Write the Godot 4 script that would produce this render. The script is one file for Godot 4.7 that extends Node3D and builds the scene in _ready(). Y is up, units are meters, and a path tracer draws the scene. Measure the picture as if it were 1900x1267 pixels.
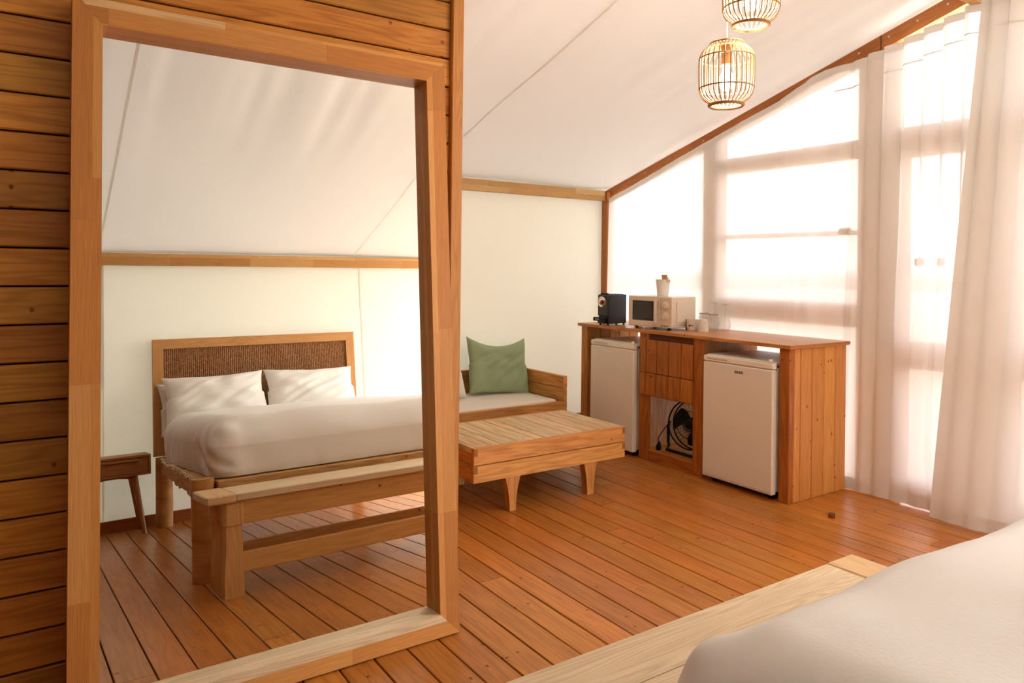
extends Node3D
# A glamping tent room: a leaning mirror on a plank partition reflects the bed behind the camera.
# World: x runs along the eave walls, -z towards the sofa wall, floor at y = 0, camera at x = z = 0.

const CAM_H := 1.37
const FOCAL_PX := 1356.24
const PRINCIPAL_Y := 493.65
const ROOM_N := -5.0      # sofa wall
const ROOM_S := 1.2       # headboard wall
const ROOM_W := -0.85
const ROOM_E := 4.4       # glazed gable
const RIDGE_Z := -1.9
const EAVE := 2.08
const RIDGE_Y := 3.005

var rng := RandomNumberGenerator.new()
var noise := FastNoiseLite.new()
var mats := {}
var tex := {}

# ---------------------------------------------------------------- scene tree helpers
func meta(o: Node, label: String, category: String, group := "") -> void:
	o.set_meta("label", label)
	if category != "": o.set_meta("category", category)
	if group != "": o.set_meta("group", group)

func thing(called: String, label: String, category: String, at := Vector3.ZERO, turn := 0.0, group := "") -> Node3D:
	var o := Node3D.new()
	o.name = called
	add_child(o, true)
	o.position = at
	o.rotation.y = turn
	meta(o, label, category, group)
	return o

func put(called: String, st: SurfaceTool, m: Material, parent: Node = self, label := "") -> MeshInstance3D:
	var o := MeshInstance3D.new()
	o.name = called
	o.mesh = st.commit()
	o.material_override = m
	parent.add_child(o, true)
	if label != "": o.set_meta("label", label)
	return o

func struct(called: String, st: SurfaceTool, m: Material, label := "") -> MeshInstance3D:
	var o := put(called, st, m, self, label)
	o.set_meta("kind", "structure")
	return o

func begin() -> SurfaceTool:
	var st := SurfaceTool.new()
	st.begin(Mesh.PRIMITIVE_TRIANGLES)
	return st

# ---------------------------------------------------------------- mesh helpers (front faces clockwise)
func tri(st: SurfaceTool, a: Vector3, b: Vector3, c: Vector3, n: Vector3, ua: Vector2, ub: Vector2, uc: Vector2) -> void:
	if (c - a).cross(b - a).dot(n) < 0.0:
		var t := b; b = c; c = t
		var tu := ub; ub = uc; uc = tu
	st.set_normal(n); st.set_uv(ua); st.add_vertex(a)
	st.set_normal(n); st.set_uv(ub); st.add_vertex(b)
	st.set_normal(n); st.set_uv(uc); st.add_vertex(c)

func uv_of(p: Vector3, face: int, grain: int, off: Vector2) -> Vector2:
	var b := (face + 1) % 3
	var c := (face + 2) % 3
	if face == grain:
		return Vector2(p[b] * 0.15, p[c] / 0.25) + off
	var across := b if c == grain else c
	return Vector2(p[grain] / 2.0, p[across] / 0.25) + off

# A box with chamfered edges; UVs run in metres along the grain axis (2 m by 0.25 m per repeat).
func box(st: SurfaceTool, mid: Vector3, size: Vector3, grain := 0, bevel := 0.003, basis := Basis(), off := Vector2(-1, -1)) -> SurfaceTool:
	if off.x < 0.0: off = Vector2(rng.randf(), rng.randf())
	var h := size * 0.5
	var b := minf(bevel, minf(h.x, minf(h.y, h.z)) * 0.45)
	var P := func(s: Vector3, f: int) -> Vector3:
		var v := Vector3(s.x * (h.x - b), s.y * (h.y - b), s.z * (h.z - b))
		v[f] = s[f] * h[f]
		return v
	var emit := func(ps: Array, n: Vector3, face: int) -> void:
		var w := []
		var u := []
		for p in ps:
			w.append(mid + basis * p)
			u.append(uv_of(p, face, grain, off))
		var nn := (basis * n).normalized()
		tri(st, w[0], w[1], w[2], nn, u[0], u[1], u[2])
		if w.size() == 4: tri(st, w[0], w[2], w[3], nn, u[0], u[2], u[3])
	for f in 3:
		var g := (f + 1) % 3
		var k := (f + 2) % 3
		for s in [-1.0, 1.0]:
			var q := []
			for e in [[-1, -1], [1, -1], [1, 1], [-1, 1]]:
				var v := Vector3.ZERO
				v[f] = s; v[g] = e[0]; v[k] = e[1]
				q.append(P.call(v, f))
			var n := Vector3.ZERO
			n[f] = s
			emit.call(q, n, f)
	if b > 0.0005:
		for f in 3:  # edges along axis f
			var g := (f + 1) % 3
			var k := (f + 2) % 3
			for sg in [-1.0, 1.0]:
				for sk in [-1.0, 1.0]:
					var v0 := Vector3.ZERO
					v0[f] = -1; v0[g] = sg; v0[k] = sk
					var v1 := v0
					v1[f] = 1
					var n := Vector3.ZERO
					n[g] = sg; n[k] = sk
					emit.call([P.call(v0, g), P.call(v1, g), P.call(v1, k), P.call(v0, k)], n, g if g != grain else k)
		for sx in [-1.0, 1.0]:
			for sy in [-1.0, 1.0]:
				for sz in [-1.0, 1.0]:
					var v := Vector3(sx, sy, sz)
					emit.call([P.call(v, 0), P.call(v, 1), P.call(v, 2)], v, (grain + 1) % 3)
	return st

func span(st: SurfaceTool, lo: Vector3, hi: Vector3, grain := 0, bevel := 0.003, off := Vector2(-1, -1)) -> SurfaceTool:
	return box(st, (lo + hi) * 0.5, (hi - lo).abs(), grain, bevel, Basis(), off)

# A flat outline (in the x-y plane of T) given thickness from z0 to z1; the grain runs along angle `ang`.
func prism(st: SurfaceTool, poly: PackedVector2Array, z0: float, z1: float, T := Transform3D(), ang := 0.0, off := Vector2(-1, -1)) -> SurfaceTool:
	if off.x < 0.0: off = Vector2(rng.randf(), rng.randf())
	var idx := Geometry2D.triangulate_polygon(poly)
	var dir := Vector2(cos(ang), sin(ang))
	var uvf := func(p: Vector2, dz: float) -> Vector2: return Vector2(p.dot(dir) / 2.0, (p.dot(dir.orthogonal()) + dz) / 0.25) + off
	for s in [[z0, -1.0], [z1, 1.0]]:
		var n: Vector3 = (T.basis * Vector3(0, 0, s[1] * signf(z1 - z0))).normalized()
		for i in range(0, idx.size(), 3):
			var a := poly[idx[i]]; var b := poly[idx[i + 1]]; var c := poly[idx[i + 2]]
			tri(st, T * Vector3(a.x, a.y, s[0]), T * Vector3(b.x, b.y, s[0]), T * Vector3(c.x, c.y, s[0]), n, uvf.call(a, 0.0), uvf.call(b, 0.0), uvf.call(c, 0.0))
	var area := 0.0
	for i in poly.size():
		area += poly[i].cross(poly[(i + 1) % poly.size()])
	for i in poly.size():
		var a := poly[i]
		var b := poly[(i + 1) % poly.size()]
		var e := (b - a)
		var n2 := Vector2(e.y, -e.x) * signf(area)
		var n: Vector3 = (T.basis * Vector3(n2.x, n2.y, 0)).normalized()
		var p0: Vector3 = T * Vector3(a.x, a.y, z0); var p1: Vector3 = T * Vector3(b.x, b.y, z0)
		var p2: Vector3 = T * Vector3(b.x, b.y, z1); var p3: Vector3 = T * Vector3(a.x, a.y, z1)
		var d := z1 - z0
		tri(st, p0, p1, p2, n, uvf.call(a, 0.0), uvf.call(b, 0.0), uvf.call(b, d))
		tri(st, p0, p2, p3, n, uvf.call(a, 0.0), uvf.call(b, d), uvf.call(a, d))
	return st

# A surface of revolution round y; profile points are (radius, height), in order along the outside.
func lathe(st: SurfaceTool, prof: PackedVector2Array, segs := 24, T := Transform3D()) -> SurfaceTool:
	for i in prof.size() - 1:
		var a := prof[i]; var b := prof[i + 1]
		var n2 := Vector2(b.y - a.y, -(b.x - a.x)).normalized()
		for k in segs:
			var t0 := TAU * k / segs; var t1 := TAU * (k + 1) / segs
			var d0 := Vector3(cos(t0), 0, sin(t0)); var d1 := Vector3(cos(t1), 0, sin(t1))
			var p := [d0 * a.x + Vector3.UP * a.y, d1 * a.x + Vector3.UP * a.y, d1 * b.x + Vector3.UP * b.y, d0 * b.x + Vector3.UP * b.y]
			var ns := [d0 * n2.x + Vector3.UP * n2.y, d1 * n2.x + Vector3.UP * n2.y]
			ns = [ns[0], ns[1], ns[1], ns[0]]
			var us := [Vector2(float(k) / segs, a.y), Vector2(float(k + 1) / segs, a.y), Vector2(float(k + 1) / segs, b.y), Vector2(float(k) / segs, b.y)]
			var mid_n: Vector3 = ns[0] + ns[1]
			for q in [[0, 1, 2], [0, 2, 3]]:
				var o: Array = q.duplicate()
				if (p[o[2]] - p[o[0]]).cross(p[o[1]] - p[o[0]]).dot(mid_n) < 0.0: o = [q[0], q[2], q[1]]
				if (p[o[2]] - p[o[0]]).cross(p[o[1]] - p[o[0]]).length_squared() < 1e-16: continue
				for j in o:
					st.set_normal((T.basis * ns[j]).normalized()); st.set_uv(us[j]); st.add_vertex(T * p[j])
	return st

func tube(st: SurfaceTool, pts: PackedVector3Array, r: float, sides := 6, closed := false, r_end := -1.0) -> SurfaceTool:
	var n := pts.size()
	var rings := []
	var up := Vector3.UP
	for i in n:
		var a := pts[(i - 1 + n) % n] if closed or i > 0 else pts[i]
		var b := pts[(i + 1) % n] if closed or i < n - 1 else pts[i]
		var d := (b - a).normalized()
		if absf(d.dot(up)) > 0.95: up = Vector3(0.3, 0.1, 1).normalized()
		var x := d.cross(up).normalized()
		var y := x.cross(d).normalized()
		up = y
		var rr := r if r_end < 0.0 else lerpf(r, r_end, float(i) / (n - 1))
		var ring := []
		for k in sides:
			var t := TAU * k / sides
			ring.append([pts[i] + (x * cos(t) + y * sin(t)) * rr, x * cos(t) + y * sin(t)])
		rings.append(ring)
	for i in (n if closed else n - 1):
		var A: Array = rings[i]; var B: Array = rings[(i + 1) % n]
		var shift := 0
		if closed and i == n - 1:
			var best := 1e9
			for s in sides:
				var dd: float = (A[0][0] - B[s][0]).length()
				if dd < best: best = dd; shift = s
		for k in sides:
			var k1 := (k + 1) % sides
			var q := [A[k], A[k1], B[(k1 + shift) % sides], B[(k + shift) % sides]]
			for t in [[0, 1, 2], [0, 2, 3]]:
				var o: Array = t.duplicate()
				if (q[o[2]][0] - q[o[0]][0]).cross(q[o[1]][0] - q[o[0]][0]).dot(q[0][1] + q[1][1]) < 0.0: o = [t[0], t[2], t[1]]
				for j in o:
					st.set_normal(q[j][1]); st.set_uv(Vector2(float(i) * 0.05, float(k) / sides)); st.add_vertex(q[j][0])
	if not closed:
		for e in [[0, 1], [n - 1, n - 2]]:
			var nn := (pts[e[0]] - pts[e[1]]).normalized()
			for k in range(1, sides - 1):
				tri(st, rings[e[0]][0][0], rings[e[0]][k][0], rings[e[0]][k + 1][0], nn, Vector2(0, 0), Vector2(0.01, 0), Vector2(0, 0.01))
	return st

# A smooth sheet from f(u, v), u and v in 0..1; uv in `rep` repeats.
func sheet(st: SurfaceTool, nu: int, nv: int, f: Callable, rep := Vector2(1, 1), flip := false) -> SurfaceTool:
	var P := PackedVector3Array()
	P.resize((nu + 1) * (nv + 1))
	for j in nv + 1:
		for i in nu + 1:
			P[j * (nu + 1) + i] = f.call(float(i) / nu, float(j) / nv)
	var N := PackedVector3Array()
	N.resize(P.size())
	for j in nv + 1:
		for i in nu + 1:
			var du := P[j * (nu + 1) + mini(i + 1, nu)] - P[j * (nu + 1) + maxi(i - 1, 0)]
			var dv := P[mini(j + 1, nv) * (nu + 1) + i] - P[maxi(j - 1, 0) * (nu + 1) + i]
			var n := du.cross(dv)
			if n.length_squared() < 1e-18: n = Vector3.UP
			N[j * (nu + 1) + i] = n.normalized() * (-1.0 if flip else 1.0)
	for j in nv:
		for i in nu:
			var a := j * (nu + 1) + i
			var q := [a, a + 1, a + nu + 2, a + nu + 1]
			for t in ([[0, 2, 1], [0, 3, 2]] if not flip else [[0, 1, 2], [0, 2, 3]]):
				for k in t:
					var id: int = q[k]
					st.set_normal(N[id])
					st.set_uv(Vector2(float(id % (nu + 1)) / nu * rep.x, float(id / (nu + 1)) / nv * rep.y))
					st.add_vertex(P[id])
	return st

# A soft rounded block: an inner box grown by a radius, pushed along its normal by d(point).
func soft(st: SurfaceTool, mid: Vector3, half: Vector3, r: float, n: int, d: Callable, lowest := -1e9) -> SurfaceTool:
	for f in 3:
		for s in [-1.0, 1.0]:
			var fn := func(u: float, v: float) -> Vector3:
				var c := Vector3.ZERO
				c[f] = s; c[(f + 1) % 3] = (2.0 * u - 1.0); c[(f + 2) % 3] = (2.0 * v - 1.0)
				var p := Vector3(c.x * half.x, c.y * half.y, c.z * half.z)
				var inner := p.clamp(-(half - Vector3.ONE * r), half - Vector3.ONE * r)
				var nn := (p - inner)
				nn = nn.normalized() if nn.length() > 1e-6 else Vector3.UP
				var at: Vector3 = mid + inner + nn * (r + d.call(mid + inner + nn * r, nn))
				at.y = maxf(at.y, lowest)
				return at
			sheet(st, n, n, fn, Vector2(2, 2), s < 0.0)
	return st

# A stuffed pillow in its own x-y plane (z is thickness) with pinched corners.
func pillow(st: SurfaceTool, w: float, h: float, thick: float, T: Transform3D, sag: float, rough: float, ofs: float, n := 40) -> SurfaceTool:
	for side in [1.0, -1.0]:
		var fn := func(u: float, v: float) -> Vector3:
			var a := 2.0 * u - 1.0
			var b := 2.0 * v - 1.0
			var x := a * w * 0.5 * (1.0 - (0.07 if b > 0.0 else 0.035) * (1.0 - b * b))
			var y := b * h * 0.5 * (1.0 - 0.07 * (1.0 - a * a)) - sag * (1.0 - a * a) * smoothstep(-0.2, 1.0, b)
			var prof := pow(maxf(0.0, (1.0 - pow(absf(a), 3.0)) * (1.0 - pow(absf(b), 3.0))), 0.5)
			var wr := noise.get_noise_3d(a * 130.0 + ofs, b * 130.0, side * 40.0) * rough
			wr += noise.get_noise_2d((a + b) * 40.0 + ofs * 3.0, (a - b) * 200.0 + ofs) * rough * 0.6
			return T * Vector3(x, y, side * thick * 0.5 * prof + wr * sqrt(maxf(prof, 0.0)))
		sheet(st, n, n, fn, Vector2(1, 1), side < 0.0)
	return st

# ---------------------------------------------------------------- textures
func wood_image(seed_no: int, ring: float, contrast: float, knots: int, tint: Vector3, w := 1024, h := 256) -> ImageTexture:
	var nz := FastNoiseLite.new()
	nz.seed = seed_no
	nz.noise_type = FastNoiseLite.TYPE_SIMPLEX
	nz.frequency = 1.0
	nz.fractal_type = FastNoiseLite.FRACTAL_NONE
	var r := RandomNumberGenerator.new()
	r.seed = seed_no
	var ks := []
	for i in knots:
		ks.append([r.randf_range(60, w - 60), r.randf_range(20, h - 20), r.randf_range(2.5, 5.0), r.randf_range(4.5, 9.0)])
	var val := func(x: float, y: float) -> Vector2:
		var yy := y
		var dark := 0.0
		for k in ks:
			var dx: float = (x - k[0]) / k[2]
			var dy: float = (y - k[1]) / k[3]
			if absf(dx) < 9.0 and absf(dy) < 7.0:
				var d := sqrt(dx * dx * 0.25 + dy * dy)
				yy += signf(dy) * k[3] * 2.2 * exp(-d * 0.7)
				dark = maxf(dark, 1.0 - smoothstep(0.75, 1.25, sqrt(dx * dx + dy * dy)))
		var warp := nz.get_noise_2d(x * 0.0022, yy * 0.011) * 34.0
		var q := (yy + warp) * ring
		var g := 0.5 + 0.5 * sin(q + nz.get_noise_2d(x * 0.004 + 50.0, yy * 0.03) * 2.5)
		g = g * g
		var fine := nz.get_noise_2d(x * 0.012, y * 0.55 + 90.0) * 0.5 + 0.5
		var broad := nz.get_noise_2d(x * 0.005 + 300.0, y * 0.02) * 0.5 + 0.5
		return Vector2(clampf(0.48 * g + 0.3 * fine + 0.28 * broad, 0.0, 1.0), dark)
	var im := Image.create_empty(w, h, false, Image.FORMAT_RGB8)
	var fx := 120
	for y in h:
		for x in w:
			var v: Vector2 = val.call(float(x), float(y))
			if x > w - fx:
				v = v.lerp(val.call(float(x - w), float(y)), float(x - w + fx) / fx)
			var t := 1.0 - contrast * v.x
			var c := Vector3(pow(t, tint.x), pow(t, tint.y), pow(t, tint.z))
			if v.y > 0.0: c = c.lerp(Vector3(0.52, 0.31, 0.18), v.y * 0.75)
			im.set_pixel(x, y, Color(c.x, c.y, c.z))
	return ImageTexture.create_from_image(im)

# Finger-jointed strips: short staves of differing tone glued side by side.
func joined_image(seed_no: int, cols: Array, stave: int, w := 1024, h := 256) -> ImageTexture:
	var nz := FastNoiseLite.new()
	nz.seed = seed_no
	nz.noise_type = FastNoiseLite.TYPE_SIMPLEX
	nz.frequency = 1.0
	nz.fractal_type = FastNoiseLite.FRACTAL_NONE
	var r := RandomNumberGenerator.new()
	r.seed = seed_no
	var im := Image.create_empty(w, h, false, Image.FORMAT_RGB8)
	for row in h / stave:
		var x := 0
		while x < w:
			var len := mini(r.randi_range(200, 520), w - x)
			if w - x - len < 120: len = w - x
			var base: Color = cols[r.randi() % cols.size()]
			var k := r.randf_range(0.94, 1.04)
			var o := r.randf() * 400.0
			for yy in stave:
				for xx in len:
					var g := nz.get_noise_2d((x + xx) * 0.006 + o, yy * 0.30 + o) * 0.5 + nz.get_noise_2d((x + xx) * 0.02, (row * stave + yy) * 0.8 + o) * 0.5
					var t := (1.0 + 0.075 * g) * k
					var c := Color(base.r * t, base.g * t * (1.0 + 0.02 * g), base.b * t * (1.0 + 0.05 * g))
					if xx == 0: c = c.darkened(0.07)
					im.set_pixel(x + xx, row * stave + yy, c)
			x += len
	return ImageTexture.create_from_image(im)

func weave_images() -> void:
	var n := 256
	var im := Image.create_empty(n, n, false, Image.FORMAT_RGB8)
	var hm := Image.create_empty(n, n, false, Image.FORMAT_RGB8)
	for y in n:
		for x in n:
			var cx := int(x / 8); var cy := int(y / 16)
			var fx := fmod(x, 8.0) / 8.0 - 0.5
			var fy := fmod(y + (8 if cx % 2 else 0), 16.0) / 16.0 - 0.5
			var b := (1.0 - 4.0 * fx * fx) * (1.0 - 1.6 * fy * fy)
			var tone := 0.70 + 0.16 * noise.get_noise_2d(cx * 61.0, cy * 47.0 + 900.0) + 0.12 * noise.get_noise_2d(x * 9.0, y * 9.0)
			var v := clampf(lerpf(0.25, 1.0, pow(b, 0.7)) * tone, 0.0, 1.0)
			im.set_pixel(x, y, Color(lerpf(0.30, 0.95, v), lerpf(0.17, 0.74, v), lerpf(0.08, 0.48, v)))
			hm.set_pixel(x, y, Color(b, b, b))
	tex["weave"] = ImageTexture.create_from_image(im)
	tex["weave_h"] = ImageTexture.create_from_image(hm)

func cloth_bump(name_: String, freq: float, sz := 256) -> void:
	var nt := FastNoiseLite.new()
	nt.seed = 77
	nt.frequency = freq
	nt.fractal_octaves = 3
	var im := nt.get_seamless_image(sz, sz)
	im.convert(Image.FORMAT_RGB8)
	tex[name_] = ImageTexture.create_from_image(im)

# ---------------------------------------------------------------- materials
func plain(color: Color, rough := 0.7, metal := 0.0) -> StandardMaterial3D:
	var m := StandardMaterial3D.new()
	m.albedo_color = color
	m.roughness = rough
	m.metallic = metal
	return m

func wood(kind: String, color: Color, rough := 0.5, spec := 0.4) -> StandardMaterial3D:
	var key := kind + str(color) + str(rough)
	if not mats.has(key):
		var m := plain(color, rough)
		m.albedo_texture = tex[kind]
		m.metallic_specular = spec
		mats[key] = m
	return mats[key]

func vary(kind: String, color: Color, rough: float, spread := 0.05) -> StandardMaterial3D:
	var i := rng.randi_range(0, 5)
	var k := 1.0 + spread * (float(i) - 2.5) / 2.5
	var warm := 1.0 + spread * 0.5 * float([0, 1, -1, 1, -1, 0][i])
	return wood(kind, Color(clampf(color.r * k, 0, 1), clampf(color.g * k / warm, 0, 1), clampf(color.b * k / warm, 0, 1)), rough)

func cloth(color: Color, sheen := 0.0, bump := 0.0) -> StandardMaterial3D:
	var m := plain(color, 0.9)
	m.metallic_specular = 0.25
	if sheen > 0.0:
		m.rim_enabled = true
		m.rim = sheen
	if bump > 0.0:
		m.heightmap_enabled = true
		m.heightmap_texture = tex["cloth"]
		m.heightmap_scale = bump
	return m

func letters(words: String, height: float, m: Material, T: Transform3D, parent: Node) -> void:
	var t := TextMesh.new()
	var f := SystemFont.new()
	f.font_names = PackedStringArray(["Droid Sans"])
	f.font_weight = 700
	t.font = f
	t.text = words
	t.font_size = 32
	t.pixel_size = height / 32.0
	t.depth = 0.0015
	var o := MeshInstance3D.new()
	o.name = "lettering"
	o.mesh = t
	o.material_override = m
	o.transform = T
	parent.add_child(o, true)

# ---------------------------------------------------------------- the scene
func _ready() -> void:
	rng.seed = 41
	noise.seed = 5
	noise.frequency = 0.01
	noise.noise_type = FastNoiseLite.TYPE_SIMPLEX
	noise.fractal_type = FastNoiseLite.FRACTAL_NONE

	# camera, with the lens shifted so that verticals stay upright
	var cam := Camera3D.new()
	cam.name = "camera"
	add_child(cam)
	var yaw := 0.59426
	var pitch := -0.00214
	var roll := 0.01201
	var fwd := Vector3(sin(yaw) * cos(pitch), -sin(pitch), -cos(yaw) * cos(pitch))
	var right := Vector3(cos(yaw), 0, sin(yaw))
	var up := right.cross(fwd)
	cam.transform = Transform3D(Basis(right * cos(roll) + up * sin(roll), up * cos(roll) - right * sin(roll), -fwd), Vector3(0, CAM_H, 0))
	cam.near = 0.05
	cam.far = 200.0
	cam.projection = Camera3D.PROJECTION_FRUSTUM
	cam.keep_aspect = Camera3D.KEEP_HEIGHT
	cam.size = 1267.0 / FOCAL_PX * cam.near
	cam.frustum_offset = Vector2(0, -(633.5 - PRINCIPAL_Y) / FOCAL_PX * cam.near)
	cam.current = true

	# daylight: a bright, slightly hazy sky; it reaches the room through the glazed gable
	var sm := ProceduralSkyMaterial.new()
	sm.sky_top_color = Color(0.93, 0.96, 1.0)
	sm.sky_horizon_color = Color(0.985, 0.985, 0.985)
	sm.sky_curve = 0.25
	sm.sky_energy_multiplier = SKY
	sm.ground_bottom_color = Color(0.78, 0.74, 0.68)
	sm.ground_horizon_color = Color(0.85, 0.82, 0.78)
	sm.ground_energy_multiplier = SKY * 0.5
	var sky := Sky.new()
	sky.sky_material = sm
	var env := Environment.new()
	env.background_mode = Environment.BG_SKY
	env.sky = sky
	env.tonemap_mode = Environment.TONE_MAPPER_LINEAR
	env.tonemap_exposure = EXPOSURE
	env.sdfgi_enabled = true
	env.ssao_enabled = true
	env.ssil_enabled = true
	var we := WorldEnvironment.new()
	we.name = "world_environment"
	we.environment = env
	add_child(we)

	make_textures()
	build_shell()
	build_gable()
	build_curtains()
	build_mirror()
	build_bed()
	build_bench()
	build_nightstand()
	build_sofa()
	build_table()
	build_counter()
	build_fridges()
	build_fan()
	build_counter_things()
	build_pendants()
	build_floor_bits()

const SKY := 2.3
const EXPOSURE := 2.45

func make_textures() -> void:
	tex["floor"] = wood_image(11, 0.10, 0.20, 9, Vector3(0.85, 1.1, 1.35))
	tex["pine"] = wood_image(23, 0.13, 0.24, 5, Vector3(0.85, 1.1, 1.4))
	tex["knotty"] = wood_image(37, 0.14, 0.12, 16, Vector3(0.85, 1.1, 1.35))
	tex["fine"] = wood_image(51, 0.42, 0.16, 0, Vector3(0.85, 1.1, 1.35))
	tex["joined"] = joined_image(61, [Color(0.94, 0.86, 0.74), Color(0.90, 0.79, 0.64), Color(0.96, 0.89, 0.78), Color(0.87, 0.74, 0.58), Color(0.92, 0.82, 0.68)], 64)
	weave_images()
	cloth_bump("cloth", 0.06)
	tex["none"] = null

func roof_y(z: float) -> float:
	return EAVE + (z - ROOM_N) * (RIDGE_Y - EAVE) / (RIDGE_Z - ROOM_N) if z < RIDGE_Z else 2.06 + (ROOM_S - z) * (RIDGE_Y - 2.06) / (ROOM_S - RIDGE_Z)

var C_FLOOR := Color(0.80, 0.51, 0.22)
var C_PLANK := Color(0.84, 0.58, 0.25)
var C_JOINED := Color(0.88, 0.68, 0.44)
var C_PINE := Color(0.88, 0.70, 0.46)
var C_CAB := Color(0.80, 0.54, 0.24)
var C_CANVAS := Color(0.905, 0.892, 0.872)

func build_shell() -> void:
	# floor: a dark base with every board laid on it
	var st := begin()
	span(st, Vector3(ROOM_W - 0.1, -0.16, ROOM_N - 0.1), Vector3(ROOM_E + 0.15, -0.021, ROOM_S + 0.1), 2, 0.0)
	var floor_ := struct("floor", st, wood("fine", Color(0.30, 0.17, 0.08), 0.9), "orange varnished floorboards running towards the sofa wall")
	var x := 1.296 - 0.1259 * 23.0
	while x < ROOM_E + 0.02:
		var zs := [ROOM_N]
		var z := ROOM_N + rng.randf_range(0.9, 3.4)
		while z < ROOM_S - 0.4:
			zs.append(z)
			z += rng.randf_range(2.6, 4.2)
		zs.append(ROOM_S)
		for i in zs.size() - 1:
			var w := 0.1259
			var sb := begin()
			span(sb, Vector3(maxf(x + 0.0028, ROOM_W - 0.05), -0.021, zs[i] + 0.0008), Vector3(minf(x + w - 0.0028, ROOM_E + 0.1), rng.randf_range(-0.0006, 0.0004), zs[i + 1] - 0.0008), 2, 0.0022)
			put("floorboard", sb, vary("floor", C_FLOOR, 0.3, 0.055), floor_)
		x += 0.1259

	# eave walls of canvas, with their beams and skirtings
	st = begin()
	span(st, Vector3(ROOM_W - 0.1, -0.05, ROOM_N - 0.05), Vector3(ROOM_E + 0.1, EAVE + 0.05, ROOM_N), 0, 0.0)
	var canvas := cloth(Color(0.94, 0.925, 0.875), 0.0, 0.03)
	canvas.backlight_enabled = true
	canvas.backlight = Color(0.52, 0.52, 0.505)
	canvas.uv1_triplanar = true
	canvas.uv1_scale = Vector3(2.5, 2.5, 2.5)
	struct("wall_back", st, canvas, "cream canvas wall behind the low sofa")
	st = begin()
	span(st, Vector3(ROOM_W - 0.1, -0.05, ROOM_S), Vector3(ROOM_E + 0.1, 2.11, ROOM_S + 0.05), 0, 0.0)
	var south := struct("wall_front", st, canvas, "cream canvas wall behind the bed headboard")
	for sx in [0.53, 2.58]:
		st = begin()
		span(st, Vector3(sx - 0.010, 0.0, ROOM_S - 0.002), Vector3(sx + 0.008, 2.06, ROOM_S), 1, 0.001)
		put("seam", st, canvas, south, "overlapped vertical canvas seam")
	var beam := wood("joined", Color(0.86, 0.72, 0.52), 0.5)
	st = begin()
	span(st, Vector3(1.45, 1.977, ROOM_N), Vector3(4.35, 2.068, ROOM_N + 0.045), 0, 0.003)
	struct("trim_1", st, wood("joined", Color(0.93, 0.86, 0.70), 0.5), "finger-jointed eave beam above the sofa")
	st = begin()
	span(st, Vector3(ROOM_W, 1.961, ROOM_S - 0.05), Vector3(4.35, 2.05, ROOM_S), 0, 0.003)
	struct("trim_2", st, beam, "finger-jointed eave beam above the headboard")
	var skirt := wood("fine", Color(0.66, 0.38, 0.18), 0.45)
	st = begin()
	span(st, Vector3(1.5, 0, ROOM_N), Vector3(4.35, 0.10, ROOM_N + 0.02), 0, 0.002)
	struct("baseboard_back", st, skirt, "brown skirting board behind the sofa")
	st = begin()
	span(st, Vector3(ROOM_W, 0, ROOM_S - 0.02), Vector3(4.35, 0.085, ROOM_S), 0, 0.002)
	struct("baseboard_front", st, skirt, "brown skirting board behind the bed")

	# canvas roof in two slopes: softly rucked towards the ridge
	var fold := func(px: float, pz: float) -> float:
		var up := clampf(1.0 - absf(pz - RIDGE_Z) / 2.6, 0.0, 1.0)
		var n1 := noise.get_noise_2d(px * 190.0 + 31.0, pz * 14.0)
		var n2 := noise.get_noise_2d(px * 520.0 + 11.0, pz * 20.0)
		return (0.030 * n1 + 0.014 * n2) * up * up + 0.012 * noise.get_noise_2d(px * 60.0, pz * 60.0)
	var roofm := cloth(C_CANVAS, 0.0, 0.02)
	roofm.backlight_enabled = true
	roofm.backlight = Color(0.505, 0.495, 0.48)
	roofm.uv1_triplanar = true
	roofm.uv1_scale = Vector3(3, 3, 3)
	st = begin()
	for part in [[ROOM_N - 0.05, RIDGE_Z], [RIDGE_Z, ROOM_S + 0.05]]:
		var under := func(u: float, v: float) -> Vector3:
			var px := lerpf(ROOM_W - 0.1, ROOM_E + 0.1, u)
			var pz := lerpf(part[0], part[1], v)
			return Vector3(px, roof_y(pz) + fold.call(px, pz), pz)
		var over := func(u: float, v: float) -> Vector3:
			return under.call(u, v) + Vector3(0, 0.04, 0)
		sheet(st, 170, 40, under, Vector2(1, 1), true)
		sheet(st, 40, 10, over)
	var roof := struct("ceiling", st, roofm, "sloping cream canvas roof of the tent")
	var seam_m := cloth(Color(0.95, 0.94, 0.92))
	seam_m.backlight_enabled = true
	seam_m.backlight = Color(0.85, 0.84, 0.82)
	for sx in [0.50, 2.53]:
		for part in [[ROOM_N, RIDGE_Z], [RIDGE_Z, ROOM_S]]:
			st = begin()
			var strip := func(u: float, v: float) -> Vector3:
				var pz := lerpf(part[0], part[1], v)
				var px: float = sx + (u - 0.5) * 0.016
				return Vector3(px, roof_y(pz) + fold.call(px, pz) - 0.0012 - 0.001 * u, pz)
			sheet(st, 4, 60, strip, Vector2(1, 1), true)
			put("seam", st, seam_m, roof, "stitched seam along the canvas slope")
	st = begin()
	span(st, Vector3(ROOM_W, RIDGE_Y - 0.16, RIDGE_Z - 0.03), Vector3(ROOM_E, RIDGE_Y - 0.02, RIDGE_Z + 0.03), 0, 0.003)
	struct("trim_3", st, beam, "timber ridge beam under the canvas roof")

	# unseen west end, set close and dark to keep bounced light off the planks
	st = begin()
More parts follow.
